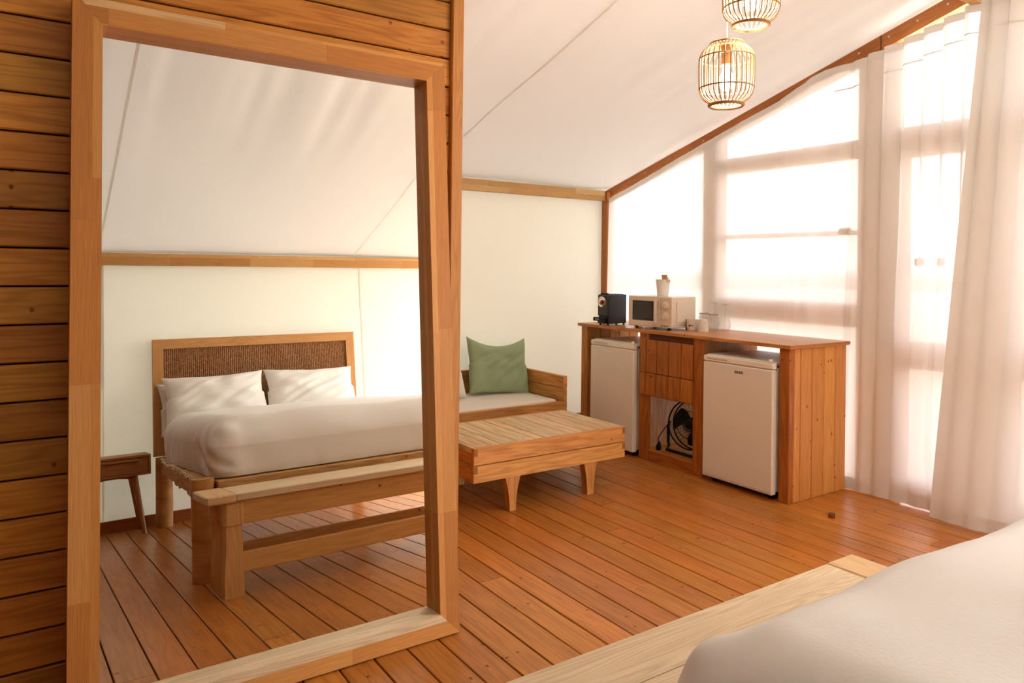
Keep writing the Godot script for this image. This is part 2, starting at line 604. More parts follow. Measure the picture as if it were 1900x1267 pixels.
	prism(st, PackedVector2Array([Vector2(ROOM_N, -0.05), Vector2(ROOM_S, -0.05), Vector2(ROOM_S, 2.06), Vector2(RIDGE_Z, RIDGE_Y), Vector2(ROOM_N, EAVE)]), ROOM_W, ROOM_W - 0.08, Transform3D(Basis(Vector3(0, 0, 1), Vector3(0, 1, 0), Vector3(1, 0, 0)), Vector3.ZERO))
	struct("unseen_wall_west", st, wood("pine", Color(0.50, 0.30, 0.13), 0.5), "unseen dark timber end wall, set close to dim the plank partition")

	# plank partition behind the mirror
	st = begin()
	prism(st, PackedVector2Array([Vector2(ROOM_W, -0.02), Vector2(1.47, -0.02), Vector2(1.47, 2.80), Vector2(ROOM_W, 2.80)]), -2.70, -2.636)
	var wall := struct("wall_partition", st, wood("fine", Color(0.22, 0.11, 0.05), 0.9), "partition of horizontal honey-brown planks behind the mirror")
	var y := 1.988 - 0.1152 * 18.0
	while y < 2.78:
		var sb := begin()
		span(sb, Vector3(ROOM_W, maxf(y + 0.003, 0.0), -2.637), Vector3(1.453, minf(y + 0.1122, 2.785), -2.618 + rng.randf_range(-0.0015, 0.0)), 0, 0.006)
		put("plank", sb, vary("pine", C_PLANK, 0.42, 0.08), wall)
		y += 0.1152
	st = begin()
	span(st, Vector3(1.453, 0.0, -2.70), Vector3(1.505, 2.80, -2.598), 1, 0.003)
	put("corner_post", st, wood("fine", Color(0.80, 0.56, 0.30), 0.5), wall, "pale upright trim ending the plank partition")
	st = begin()
	prism(st, PackedVector2Array([Vector2(-2.70, -0.02), Vector2(-2.70, 2.79), Vector2(ROOM_N, EAVE), Vector2(ROOM_N, -0.02)]), 1.44, 1.49, Transform3D(Basis(Vector3(0, 0, 1), Vector3(0, 1, 0), Vector3(1, 0, 0)), Vector3.ZERO), PI / 2)
	struct("wall_return", st, wood("pine", C_PLANK, 0.5), "plank wall running from the partition to the sofa wall")

	# outside: pale ground
	st = begin()
	span(st, Vector3(-30, -0.6, -40), Vector3(60, -0.2, 40), 0, 0.0)
	struct("ground", st, plain(Color(0.80, 0.74, 0.66), 0.9), "pale ground outside the glazed gable")

func build_gable() -> void:
	var brown := wood("fine", Color(0.70, 0.44, 0.21), 0.45)
	# rafters along both roof slopes
	for part in [[ROOM_N, RIDGE_Z, "trim_4"], [ROOM_S, RIDGE_Z, "trim_5"]]:
		var st := begin()
		var z0: float = part[0]
		var z1: float = part[1]
		var poly := PackedVector2Array([Vector2(z0, roof_y(z0) - 0.105), Vector2(z0, roof_y(z0) - 0.012), Vector2(z1, roof_y(z1) - 0.012), Vector2(z1, roof_y(z1) - 0.105)])
		prism(st, poly, 4.381, 4.47, Transform3D(Basis(Vector3(0, 0, 1), Vector3(0, 1, 0), Vector3(1, 0, 0)), Vector3.ZERO), 0.29 * signf(z1 - z0))
		var raf := struct(part[2], st, brown, "brown timber rafter along the gable roof edge")
		if z0 < 0.0:
			for bz in [-4.49, -3.86, -2.60, -2.41, -2.24, -2.07]:
				var sb := begin()
				lathe(sb, PackedVector2Array([Vector2(0.008, 0), Vector2(0.007, 0.004), Vector2(0.0, 0.006)]), 10, Transform3D(Basis(Vector3(0, 0, 1), Vector3(-1, 0, 0), Vector3(0, -1, 0)), Vector3(4.381, roof_y(bz) - 0.05, bz)))
				put("bolt", sb, plain(Color(0.75, 0.72, 0.66), 0.3, 1.0), raf)
			var sj := begin()
			box(sj, Vector3(4.380, roof_y(-2.46) - 0.068, -2.46), Vector3(0.004, 0.11, 0.003), 1, 0.0)
			put("joint", sj, plain(Color(0.25, 0.12, 0.05), 0.8), raf)
	var st2 := begin()
	span(st2, Vector3(4.345, 0.0, ROOM_N), Vector3(4.44, 2.06, ROOM_N + 0.07), 1, 0.003)
	struct("trim_6", st2, brown, "brown corner post beside the sofa wall")

	var glass := StandardMaterial3D.new()
	glass.transparency = BaseMaterial3D.TRANSPARENCY_ALPHA
	glass.albedo_color = Color(1, 1, 1, 0.04)
	glass.roughness = 0.0
	var bar := func(owner: Node3D, called: String, y0: float, y1: float, z0: float, z1: float, grain: int) -> void:
		var sb := begin()
		span(sb, Vector3(4.40, y0, z0), Vector3(4.47, y1, z1), grain, 0.004)
		put(called, sb, brown, owner)
	var slope := func(owner: Node3D, called: String, ylow: float, z0: float, z1: float, m: Material, x0: float, x1: float) -> void:
		var sb := begin()
		var pts := PackedVector2Array([Vector2(z0, ylow), Vector2(z0, roof_y(z0) - 0.06)])
		if z0 < RIDGE_Z and z1 > RIDGE_Z: pts.append(Vector2(RIDGE_Z, RIDGE_Y - 0.06))
		pts.append(Vector2(z1, roof_y(z1) - 0.06))
		pts.append(Vector2(z1, ylow))
		prism(sb, pts, x0, x1, Transform3D(Basis(Vector3(0, 0, 1), Vector3(0, 1, 0), Vector3(1, 0, 0)), Vector3.ZERO))
		put(called, sb, m, owner)
	var pane := func(owner: Node3D, y0: float, y1: float, z0: float, z1: float) -> void:
		var sb := begin()
		span(sb, Vector3(4.432, y0, z0), Vector3(4.438, y1, z1), 1, 0.0)
		put("pane", sb, glass, owner)
	var win := func(called: String, label: String) -> Node3D:
		var o := Node3D.new()
		o.name = called
		add_child(o)
		o.set_meta("kind", "structure")
		o.set_meta("label", label)
		return o
	var w1: Node3D = win.call("window_1", "tall bright fixed glazing beside the corner")
	bar.call(w1, "window_frame", 0.0, 0.06, -4.93, -3.85, 2)
	slope.call(w1, "pane", 0.06, -4.93, -3.85, glass, 4.432, 4.438)
	var w2: Node3D = win.call("window_2", "divided window behind the sheer curtain above the counter")
	slope.call(w2, "mullion", 0.0, -3.87, -3.70, brown, 4.40, 4.47)
	slope.call(w2, "mullion", 0.0, -2.61, -2.37, brown, 4.40, 4.49)
	bar.call(w2, "window_frame", 2.095, 2.205, -3.71, -2.60, 2)
	bar.call(w2, "window_frame", 1.605, 1.635, -3.71, -2.60, 2)
	bar.call(w2, "window_frame", 1.015, 1.165, -3.71, -2.60, 2)
	bar.call(w2, "window_frame", 0.0, 0.07, -3.71, -2.60, 2)
	pane.call(w2, 0.07, 1.03, -3.71, -2.60)
	pane.call(w2, 1.15, 1.605, -3.71, -2.60)
	pane.call(w2, 1.635, 2.105, -3.71, -2.60)
	slope.call(w2, "pane", 2.195, -3.71, -2.60, glass, 4.432, 4.438)
	var d1: Node3D = win.call("door_1", "glazed timber double door behind the pleated curtain")
	bar.call(d1, "door_frame", 2.06, 2.24, -2.40, -1.30, 2)
	bar.call(d1, "stile", 0.02, 2.06, -2.40, -2.31, 1)
	bar.call(d1, "stile", 0.02, 2.06, -1.92, -1.83, 1)
	bar.call(d1, "stile", 0.02, 2.06, -1.82, -1.73, 1)
	bar.call(d1, "stile", 0.02, 2.06, -1.39, -1.30, 1)
	for zz in [[-2.31, -1.92], [-1.73, -1.39]]:
		bar.call(d1, "door_rail", 0.80, 0.96, zz[0], zz[1], 2)
		bar.call(d1, "door_rail", 0.02, 0.14, zz[0], zz[1], 2)
		pane.call(d1, 0.14, 0.80, zz[0], zz[1])
		pane.call(d1, 0.96, 2.06, zz[0], zz[1])
	for lt in [[w2, "latch", 1.628, -2.685, 0.040, 0.024], [d1, "door_handle", 1.432, -2.215, 0.026, 0.026], [d1, "door_handle", 1.432, -2.095, 0.020, 0.026]]:
		var sl := begin()
		soft(sl, Vector3(4.385, lt[2], lt[3]), Vector3(0.016, lt[5], lt[4]), 0.012, 5, func(_p: Vector3, _n: Vector3) -> float: return 0.0)
		put(lt[1], sl, plain(Color(0.28, 0.22, 0.17), 0.4, 0.4), lt[0])
	slope.call(d1, "pane", 2.24, -2.40, -1.30, glass, 4.432, 4.438)
	var w3: Node3D = win.call("window_3", "unseen glazing beside the bed, left mostly uncurtained for added daylight")  # out of view; mostly left bare to let extra daylight into the room
	slope.call(w3, "mullion", 0.0, -1.30, -1.14, brown, 4.40, 4.47)
	slope.call(w3, "mullion", 0.0, 0.02, 0.14, brown, 4.40, 4.47)
	bar.call(w3, "window_frame", 2.105, 2.195, -1.14, 0.02, 2)
	bar.call(w3, "window_frame", 1.03, 1.15, -1.14, 0.02, 2)
	bar.call(w3, "window_frame", 0.0, 0.07, -1.14, 1.13, 2)
	bar.call(w3, "window_frame", 0.0, 2.0, 1.13, 1.2, 1)
	pane.call(w3, 0.07, 1.03, -1.14, 0.02)
	pane.call(w3, 1.15, 2.105, -1.14, 0.02)
	slope.call(w3, "pane", 2.195, -1.14, 0.02, glass, 4.432, 4.438)
	slope.call(w3, "pane", 0.07, 0.14, 1.13, glass, 4.432, 4.438)

func sheer(alpha: float, back := 0.9) -> StandardMaterial3D:
	var m := plain(Color(0.95, 0.94, 0.92, alpha), 1.0)
	m.metallic_specular = 0.1
	m.transparency = BaseMaterial3D.TRANSPARENCY_ALPHA
	m.backlight_enabled = true
	m.backlight = Color(back, back, back)
	m.cull_mode = BaseMaterial3D.CULL_DISABLED
	return m

func build_curtains() -> void:
	var thin := sheer(0.97, 0.40)
	var thick := sheer(0.985, 0.36)
	# top edge of the first curtain: pinned along the rafter, then straight to the ridge
	var tops := [[-4.955, 1.985], [-3.87, 2.335], [-3.19, 2.546], [-2.83, 2.69], [-2.63, 2.695], [-2.33, 2.742], [-2.12, 2.795], [-1.92, 2.85], [-1.55, 2.80]]
	var top_at := func(z: float) -> float:
		for i in tops.size() - 1:
			if z <= tops[i + 1][0]:
				return lerpf(tops[i][1], tops[i + 1][1], (z - tops[i][0]) / (tops[i + 1][0] - tops[i][0]))
		return 2.80
	# s runs along the cloth, t from the floor (0) to the top (1); pleats overlap themselves near the top
	var face := func(s: float, t: float) -> Vector2:
		var n := noise.get_noise_2d(s * 160.0, t * 60.0)
		var grow := smoothstep(0.05, 1.0, t)
		var w := smoothstep(-2.72, -2.35, s) * (0.30 + 0.70 * grow)
		var ph := s * TAU / 0.112 + 0.9 * noise.get_noise_1d(s * 70.0) + (1.0 - t) * 0.8
		var gather := 0.35 * smoothstep(-3.15, -2.9, s) * smoothstep(-2.55, -2.75, s)
		var z := s + w * 0.027 * sin(ph) + gather * 0.02 * sin(s * TAU / 0.16 + n) - (1.0 - t) * 0.05 * smoothstep(-2.9, -2.3, s)
		var x := 4.367 - w * 0.017 * (1.0 + cos(ph + 0.9)) - gather * 0.014 * (1.0 + cos(s * TAU / 0.16 + n + 0.8))
		x -= 0.006 * n + 0.0022 * sin(s * 31.0 + 4.0 * n) + 0.0012 * sin(s * 97.0 + 9.0 * n)
		x -= 0.055 * exp(-pow((s + 2.42 - 0.42 * (1.0 - t)) / 0.13, 2.0)) * smoothstep(0.62, 0.30, t) * smoothstep(0.0, 0.12, t)
		return Vector2(x - 0.012 * (1.0 - t), z)
	var cover := func(called: String, label: String, z0: float, z1: float, f: Callable, tp: Callable, nu: int) -> void:
		var st := begin()
		var body := func(u: float, v: float) -> Vector3:
			var z := lerpf(z0, z1, u)
			return f.call(z, v, lerpf(0.004, tp.call(z), v))
		sheet(st, nu, 60, body)
		var o := Node3D.new()
		o.name = called
		add_child(o, true)
		meta(o, label, "curtain")
		put("fabric", st, thin, o)
		st = begin()
		var hem := func(u: float, v: float) -> Vector3:
			var z := lerpf(z0, z1, u)
			var top: float = tp.call(z)
			var y := lerpf(0.004, 0.080, v)
			return f.call(z, y / top, y) + Vector3(-0.003, 0, 0)
		sheet(st, nu, 3, hem)
		put("hem", st, thick, o, "doubled hem along the bottom")
		st = begin()
		var head := func(u: float, v: float) -> Vector3:
			var z := lerpf(z0, z1, u)
			var top: float = tp.call(z)
			return f.call(z, 1.0 - v * 0.045 / top, top - v * 0.045) + Vector3(-0.003, 0, 0)
		sheet(st, nu, 3, head)
		put("header", st, thick, o, "doubled band along the top edge")
		st = begin()
		var tape := func(u: float, v: float) -> Vector3:
			var z := lerpf(maxf(z0, -2.75), z1, u)
			var top: float = tp.call(z)
			var y := top - 0.155 - v * 0.008
			return f.call(z, y / top, y) + Vector3(-0.003, 0, 0)
		sheet(st, nu, 1, tape)
		put("pleat_tape", st, thick, o, "stitched line below the pleats")
	cover.call("curtain", "sheer white curtain pinned along the rafter behind the counter", -4.955, -1.62,
		func(z: float, t: float, y: float) -> Vector3:
			var q: Vector2 = face.call(z, t)
			return Vector3(q.x, y, q.y), top_at, 560)
	# the second curtain overlaps it from the ridge on and falls further into the room
	var face2 := func(z: float, t: float, y: float) -> Vector3:
		var s := z + 1.84
		var n := noise.get_noise_2d(z * 120.0 + 70.0, t * 50.0)
		var ph := s * TAU / 0.092 + 0.8 * noise.get_noise_1d(s * 80.0)
		var w := 0.22 + 0.78 * smoothstep(0.25, 1.0, t)
		var zz := -1.84 + s + 0.023 * w * sin(ph) - 0.235 * (1.0 - t) * exp(-maxf(s, 0.0) * 1.2)
		var x := 4.285 - 0.018 * w * (1.0 + cos(ph + 0.9)) - 0.020 * (0.5 + 0.5 * sin(s * 13.0 + 3.0 * n)) * (1.0 - 0.6 * t)
		return Vector3(x - 0.03 * (1.0 - t) - 0.006 * n, y, zz)
	var top2 := func(z: float) -> float: return minf(roof_y(z) - 0.10, 2.84)
	cover.call("curtain", "pleated white curtain overlapping the sheer one at the glazed door", -1.84, -0.70, face2, top2, 300)  # stops short so the unseen glazing past it lights the bed

func build_mirror() -> void:
	var T := 0.0811
	var o := thing("leaning_mirror", "large floor mirror in a mitred pale wood frame leaning on the plank partition", "mirror", Vector3(0, 0.003, -2.4232))
	o.rotation.x = -T
	var L := 0.1254
	var R := 1.3853
	var B := -0.0018
	var S := 2.1706
	var w := 0.0797
	var m := wood("joined", C_JOINED, 0.42)
	var g := 0.0004
	var boards := [
		[PackedVector2Array([Vector2(L, B), Vector2(L + w, B + w), Vector2(L + w, S - w), Vector2(L, S)]), PI / 2],
		[PackedVector2Array([Vector2(R, B), Vector2(R, S), Vector2(R - w, S - w), Vector2(R - w, B + w)]), PI / 2],
		[PackedVector2Array([Vector2(L + g, S), Vector2(L + w + g, S - w), Vector2(R - w - g, S - w), Vector2(R - g, S)]), 0.0],
		[PackedVector2Array([Vector2(L + g, B), Vector2(R - g, B), Vector2(R - w - g, B + w), Vector2(L + w + g, B + w)]), 0.0]]
	for b in boards:
		var st := begin()
		prism(st, b[0], -0.012, 0.0541, Transform3D(), b[1])
		put("frame_board", st, m, o)
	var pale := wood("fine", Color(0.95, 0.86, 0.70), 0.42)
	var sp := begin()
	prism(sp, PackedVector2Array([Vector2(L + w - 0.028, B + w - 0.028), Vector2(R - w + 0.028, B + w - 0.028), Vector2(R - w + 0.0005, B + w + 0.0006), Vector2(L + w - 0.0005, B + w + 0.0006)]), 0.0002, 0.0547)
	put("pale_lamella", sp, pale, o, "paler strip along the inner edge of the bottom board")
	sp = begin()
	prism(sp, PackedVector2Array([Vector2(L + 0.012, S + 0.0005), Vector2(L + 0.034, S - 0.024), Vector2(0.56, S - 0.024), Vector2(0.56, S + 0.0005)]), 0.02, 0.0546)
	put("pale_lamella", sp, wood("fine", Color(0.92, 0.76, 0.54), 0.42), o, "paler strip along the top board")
	var st2 := begin()
	span(st2, Vector3(L + w - 0.01, B + w - 0.01, -0.006), Vector3(R - w + 0.01, S - w + 0.01, 0.0), 0, 0.0)
	var silver := plain(Color(0.95, 0.955, 0.94), 0.0, 1.0)
	put("mirror_glass", st2, silver, o, "silvered glass reflecting the bed")
	st2 = begin()
	span(st2, Vector3(L + w - 0.01, B + w - 0.01, -0.011), Vector3(R - w + 0.01, S - w + 0.01, -0.0065), 0, 0.0)
	put("backing", st2, plain(Color(0.35, 0.25, 0.16), 0.9), o)

func log_post(st: SurfaceTool, at: Vector3, h: float, r: float, sx := 1.0, sz := 1.0) -> void:
	var side := func(u: float, v: float) -> Vector3:
		var a := u * TAU
		var k := 1.0 + 0.06 * noise.get_noise_3d(cos(a) * 60.0 + at.x * 900.0, v * h * 260.0, sin(a) * 60.0) + 0.06 * (1.0 - v)
		return at + Vector3(cos(a) * r * k * sx, v * h, sin(a) * r * k * sz)
	sheet(st, 20, 12, side, Vector2(0.15, h / 2.0))
	var cap := func(u: float, v: float) -> Vector3:
		return side.call(u, 1.0).lerp(at + Vector3(0, h + 0.003, 0), v)
	sheet(st, 20, 3, cap, Vector2(0.1, 0.1))
	var foot := func(u: float, v: float) -> Vector3:
		return side.call(u, 0.0).lerp(at, v)
	sheet(st, 20, 2, foot, Vector2(0.1, 0.1), true)

func build_bed() -> void:
	var o := thing("bed_frame", "double bed frame of pale peeled timber with a woven headboard", "bed")
	var pine := wood("fine", C_PINE, 0.55)
	var foot_pine := wood("pine", C_PINE, 0.55)
	for p in [[0.81, -0.855, 0.512], [2.50, -0.855, 0.512], [0.915, 1.075, 0.50], [2.42, 1.075, 0.50]]:
		var st := begin()
		log_post(st, Vector3(p[0], 0, p[1]), p[2], 0.057)
		put("leg", st, wood("pine", Color(0.86, 0.65, 0.40), 0.55), o)
	# live-edge side rails, splayed a little towards the foot
	for s in [-1.0, 1.0]:
		var st := begin()
		var bark := begin()
		var edge := func(z: float, y: float) -> float:
			var t := (z + 0.80) / 1.86
			return lerpf(0.795, 0.885, t) + 0.012 * noise.get_noise_2d(z * 900.0, y * 500.0) + 0.006 * noise.get_noise_2d(z * 3000.0, y * 900.0)
		var sx := func(v: Vector3) -> Vector3: return v if s < 0.0 else Vector3(3.325 - v.x, v.y, v.z)
		var outer := func(u: float, v: float) -> Vector3:
			var z := lerpf(-0.80, 1.06, u)
			var y := lerpf(0.385 + 0.015 * noise.get_noise_1d(z * 800.0), 0.497, v)
			return sx.call(Vector3(edge.call(z, y) + 0.018 * (1.0 - v), y, z))
		var top := func(u: float, v: float) -> Vector3:
			var z := lerpf(-0.80, 1.06, u)
			return sx.call(Vector3(lerpf(edge.call(z, 0.497), lerpf(0.92, 0.99, u), v), 0.497, z))
		var inner := func(u: float, v: float) -> Vector3:
			return sx.call(Vector3(lerpf(0.92, 0.99, u), lerpf(0.497, 0.385, v), lerpf(-0.80, 1.06, u)))
		var under := func(u: float, v: float) -> Vector3:
			return outer.call(u, 0.0).lerp(inner.call(u, 1.0), 1.0 - v)
		for f in [outer, top, inner, under]: sheet(st, 60, 4, f, Vector2(0.95, 0.5), s > 0.0)
		var rail := put("side_rail", st, foot_pine, o)
		var chips := func(u: float, v: float) -> Vector3:
			var z := lerpf(-0.78, 1.02, u)
			var w := 0.006 + 0.009 * maxf(0.0, noise.get_noise_1d(z * 1500.0 + 40.0) + 0.25)
			var y := 0.499 - v * w * 1.6
			return sx.call(Vector3(edge.call(z, 0.497) - 0.004 + 0.010 * (1.0 - v), y + 0.002, z))
		sheet(bark, 90, 3, chips, Vector2(1, 1), s > 0.0)
		put("pale_edge", bark, plain(Color(0.92, 0.86, 0.74), 0.7), rail, "pale chipped live edge")
	var sf := begin()
	span(sf, Vector3(0.872, 0.40, -0.915), Vector3(2.44, 0.494, -0.81), 0, 0.004)
	put("foot_rail", sf, foot_pine, o)
	sf = begin()
	for i in 9:
		span(sf, Vector3(0.93, 0.42, -0.72 + i * 0.2), Vector3(2.40, 0.44, -0.62 + i * 0.2), 0, 0.002)
	put("slats", sf, pine, o)
	# headboard: a mitred frame round woven seagrass
	var hb := wood("fine", Color(0.84, 0.62, 0.38), 0.5)
	var X0 := 0.857
	var X1 := 2.470
	var Y0 := 0.503
	var Y1 := 1.379
	var w := 0.074
	for b in [[PackedVector2Array([Vector2(X0, Y0), Vector2(X0 + w, Y0 + w), Vector2(X0 + w, Y1 - w), Vector2(X0, Y1)]), PI / 2],
			[PackedVector2Array([Vector2(X1, Y0), Vector2(X1, Y1), Vector2(X1 - w, Y1 - w), Vector2(X1 - w, Y0 + w)]), PI / 2],
			[PackedVector2Array([Vector2(X0, Y1), Vector2(X0 + w, Y1 - w), Vector2(X1 - w, Y1 - w), Vector2(X1, Y1)]), 0.0],
			[PackedVector2Array([Vector2(X0, Y0), Vector2(X1, Y0), Vector2(X1 - w, Y0 + w), Vector2(X0 + w, Y0 + w)]), 0.0]]:
		var st := begin()
		prism(st, b[0], 1.135, 1.178, Transform3D(), b[1])
		put("headboard_frame", st, hb, o)
	var wv := plain(Color(0.84, 0.77, 0.70), 0.9)
	wv.albedo_texture = tex["weave"]
	wv.heightmap_enabled = true
	wv.heightmap_texture = tex["weave_h"]
	wv.heightmap_scale = 0.35
	var ws := begin()
	var weave := func(u: float, v: float) -> Vector3: return Vector3(lerpf(X0 + w - 0.01, X1 - w + 0.01, u), lerpf(Y1 - w + 0.01, Y0 + w - 0.01, v), 1.147)
	sheet(ws, 1, 1, weave, Vector2(1.48 / 0.47, 0.74 / 0.24))
	put("woven_panel", ws, wv, o, "brown woven seagrass panel")
	ws = begin()
	span(ws, Vector3(X0 + w - 0.01, Y0 + w - 0.01, 1.150), Vector3(X1 - w + 0.01, Y1 - w + 0.01, 1.165), 0, 0.0)
	put("headboard_back", ws, pine, o)

	# mattress, duvet, pillows
	var white := cloth(Color(0.95, 0.935, 0.915), 0.0, 0.02)
	white.uv1_triplanar = true
	white.uv1_scale = Vector3(6, 6, 6)
	var st := begin()
	soft(st, Vector3(1.665, 0.575, 0.12), Vector3(0.655, 0.13, 0.90), 0.05, 10, func(_p: Vector3, _n: Vector3) -> float: return 0.0)
	meta(put("mattress", st, white), "white fitted mattress lying under the duvet on the bed frame", "mattress")
	st = begin()
	var rumple := func(p: Vector3, n: Vector3) -> float:
		var d := 0.010 * noise.get_noise_3d(p.x * 130.0, p.y * 160.0, p.z * 130.0) + 0.003 * noise.get_noise_3d(p.x * 420.0, p.y * 420.0, p.z * 420.0)
		var side := maxf(0.0, -n.x)
		var foot := maxf(0.0, -n.z)
		# gathers down the left side, fanning from the peaked front corner
		var fan := atan2(p.y - 0.40, p.z + 1.05)
		d += side * 0.008 * sin(p.z * 58.0 + p.y * 14.0 + 3.0 * noise.get_noise_1d(p.z * 200.0)) * smoothstep(0.86, 0.62, p.y) * smoothstep(-0.70, -0.45, p.z)
		d += side * 0.006 * sin(fan * 26.0) * smoothstep(-0.35, -0.62, p.z)
		d += 0.022 * exp(-(pow(p.x - 0.93, 2.0) + pow(p.y - 0.745, 2.0) + pow(p.z + 0.797, 2.0)) / 0.0026)
		d += 0.050 * absf(n.x) * foot * (1.0 - maxf(0.0, n.y)) - 0.040 * maxf(0.0, n.y) * foot
		# vertical pulls along the tucked foot
		d += foot * 0.006 * (0.5 + 0.5 * sin(p.x * 34.0 + 4.0 * noise.get_noise_1d(p.x * 160.0))) * smoothstep(0.66, 0.52, p.y)
		d += foot * 0.004 * sin((p.y - 0.5) * 10.0)
		if n.y > 0.0:
			d += 0.018 * n.y * smoothstep(-0.95, -0.45, p.z) * cos((p.x - 1.67) * 1.7) * smoothstep(0.95, 0.4, p.z)
			d += 0.004 * n.y * exp(-pow((p.z + 0.45 + 0.06 * sin(p.x * 4.0)) / 0.012, 2.0)) * smoothstep(1.35, 1.5, p.x) * smoothstep(2.1, 1.8, p.x)
		return d
	soft(st, Vector3(1.672, 0.598, -0.03), Vector3(0.805, 0.210, 0.83), 0.150, 90, rumple, 0.5005)
	meta(put("duvet", st, white), "puffed white duvet tucked in over the double bed", "duvet")
	var pw := cloth(Color(0.94, 0.92, 0.885), 0.0, 0.02)
	pw.uv1_triplanar = true
	pw.uv1_scale = Vector3(6, 6, 6)
	var group := "white pillows at the headboard"
	for a in [[1.27, 0.905, 0.94, -0.42, 0.02, 0.0, "plump white pillow in front at the left half of the headboard"],
			[2.012, 0.905, 0.945, -0.44, -0.03, 5.0, "white pillow leaning at the right half of the headboard"],
			[1.255, 0.86, 1.075, -0.20, 0.05, 9.0, "white pillow mostly hidden behind the front pillow by the nightstand side"]]:
		st = begin()
		var b := Basis(Vector3(1, 0, 0), -a[3]) * Basis(Vector3(0, 0, 1), a[4])
		pillow(st, 0.74, 0.40, 0.17 if a[5] < 8.0 else 0.11, Transform3D(b, Vector3.ZERO), 0.01, 0.010, a[5] * 100.0, 56)
		var p := put("pillow", st, pw)
		p.position = Vector3(a[0], a[1], a[2])
		meta(p, a[6], "pillow", group)

func build_bench() -> void:
	var o := thing("bench", "long pale timber bench standing along the foot of the bed", "bench")
	var top := wood("fine", Color(0.93, 0.84, 0.69), 0.5)
	var rail := wood("knotty", Color(0.88, 0.67, 0.41), 0.5)
	var Y := 0.469
	var st := begin()
	span(st, Vector3(0.868, Y - 0.034, -1.322), Vector3(2.078, Y, -1.165), 0, 0.004)
	put("seat_board", st, top, o)
	st = begin()
	span(st, Vector3(0.868, Y - 0.034, -1.162), Vector3(2.078, Y - 0.001, -0.998), 0, 0.004)
	put("seat_board", st, top, o)
	for x in [[0.732, 0.866], [2.080, 2.218]]:
		st = begin()
		span(st, Vector3(x[0], Y - 0.038, -1.326), Vector3(x[1], Y + 0.001, -0.994), 2, 0.006)
		put("end_board", st, wood("fine", Color(0.92, 0.77, 0.57), 0.5), o)
	for z in [-1.285, -1.04]:
		st = begin()
		span(st, Vector3(0.86, 0.325, z - 0.014), Vector3(2.09, Y - 0.034, z + 0.014), 0, 0.003)
		put("apron", st, rail, o)
		st = begin()
		span(st, Vector3(0.88, 0.105, z - 0.012), Vector3(2.07, 0.195, z + 0.016), 0, 0.003)
		put("stretcher", st, rail, o)
	for x in [0.855, 2.095]:
		for z in [-1.262, -1.045]:
			st = begin()
			span(st, Vector3(x - 0.045, 0.315, z - 0.048), Vector3(x + 0.048, Y - 0.036, z + 0.048), 1, 0.012)
			put("leg_block", st, wood("fine", Color(0.90, 0.70, 0.45), 0.5), o)
			st = begin()
			var s := signf(x - 1.4)
			var poly := PackedVector2Array([Vector2(-0.046, 0.0), Vector2(0.043, 0.0), Vector2(0.041, 0.20), Vector2(0.037, 0.32), Vector2(-0.034, 0.32), Vector2(-0.036, 0.20), Vector2(-0.044, 0.13)])
			prism(st, poly, -0.042, 0.042, Transform3D(Basis(Vector3(-s, 0, 0), Vector3(0, 1, 0), Vector3(0, 0, -s)), Vector3(x, 0, z)), PI / 2)
			put("leg", st, wood("fine", Color(0.90, 0.70, 0.45), 0.5), o)

func build_nightstand() -> void:
	var o := thing("nightstand", "small brown bedside table with one drawer and splayed legs", "nightstand")
	var m := wood("fine", Color(0.68, 0.46, 0.26), 0.45)
	var x0 := 0.33
	var x1 := 0.805
	var z0 := 0.90
	var z1 := 1.17
	for b in [[Vector3(x0, 0.532, z0), Vector3(x1, 0.548, z1)], [Vector3(x0, 0.408, z0), Vector3(x1, 0.424, z1)]]:
		var st := begin()
		span(st, b[0], b[1], 0, 0.002)
		put("panel", st, m, o)
	for x in [x0, x1 - 0.016]:
		var st := begin()
		span(st, Vector3(x, 0.424, z0), Vector3(x + 0.016, 0.532, z1), 2, 0.002)
		put("side", st, m, o)
	var st2 := begin()
	span(st2, Vector3(x0 + 0.018, 0.426, z0 + 0.008), Vector3(x1 - 0.018, 0.530, z0 + 0.03), 0, 0.002)
	var dr := put("drawer", st2, wood("fine", Color(0.70, 0.48, 0.28), 0.45), o)
	st2 = begin()
	span(st2, Vector3(x0 + 0.08, 0.507, z0 - 0.010), Vector3(x1 - 0.08, 0.520, z0 + 0.008), 0, 0.004)
	put("handle", st2, m, dr)
	st2 = begin()
	span(st2, Vector3(x0 + 0.018, 0.426, z1 - 0.02), Vector3(x1 - 0.018, 0.530, z1 - 0.008), 0, 0.002)
	put("back", st2, m, o)
	for p in [[0.70, 0.765, z0 + 0.05, z0 + 0.02], [0.43, 0.37, z0 + 0.05, z0 + 0.02], [0.70, 0.765, z1 - 0.05, z1 - 0.03], [0.43, 0.37, z1 - 0.05, z1 - 0.03]]:
		var st := begin()
		tube(st, PackedVector3Array([Vector3(p[0], 0.41, p[2]), Vector3(p[1], 0.0, p[3])]), 0.024, 12, false, 0.014)
		put("leg", st, m, o)
	st2 = begin()
	var arch := PackedVector2Array([Vector2(0.43, 0.408), Vector2(0.43, 0.37), Vector2(0.47, 0.388), Vector2(0.53, 0.396), Vector2(0.60, 0.396), Vector2(0.66, 0.388), Vector2(0.70, 0.37), Vector2(0.70, 0.408)])
	prism(st2, arch, z0 + 0.04, z0 + 0.06)
	put("brace", st2, m, o)

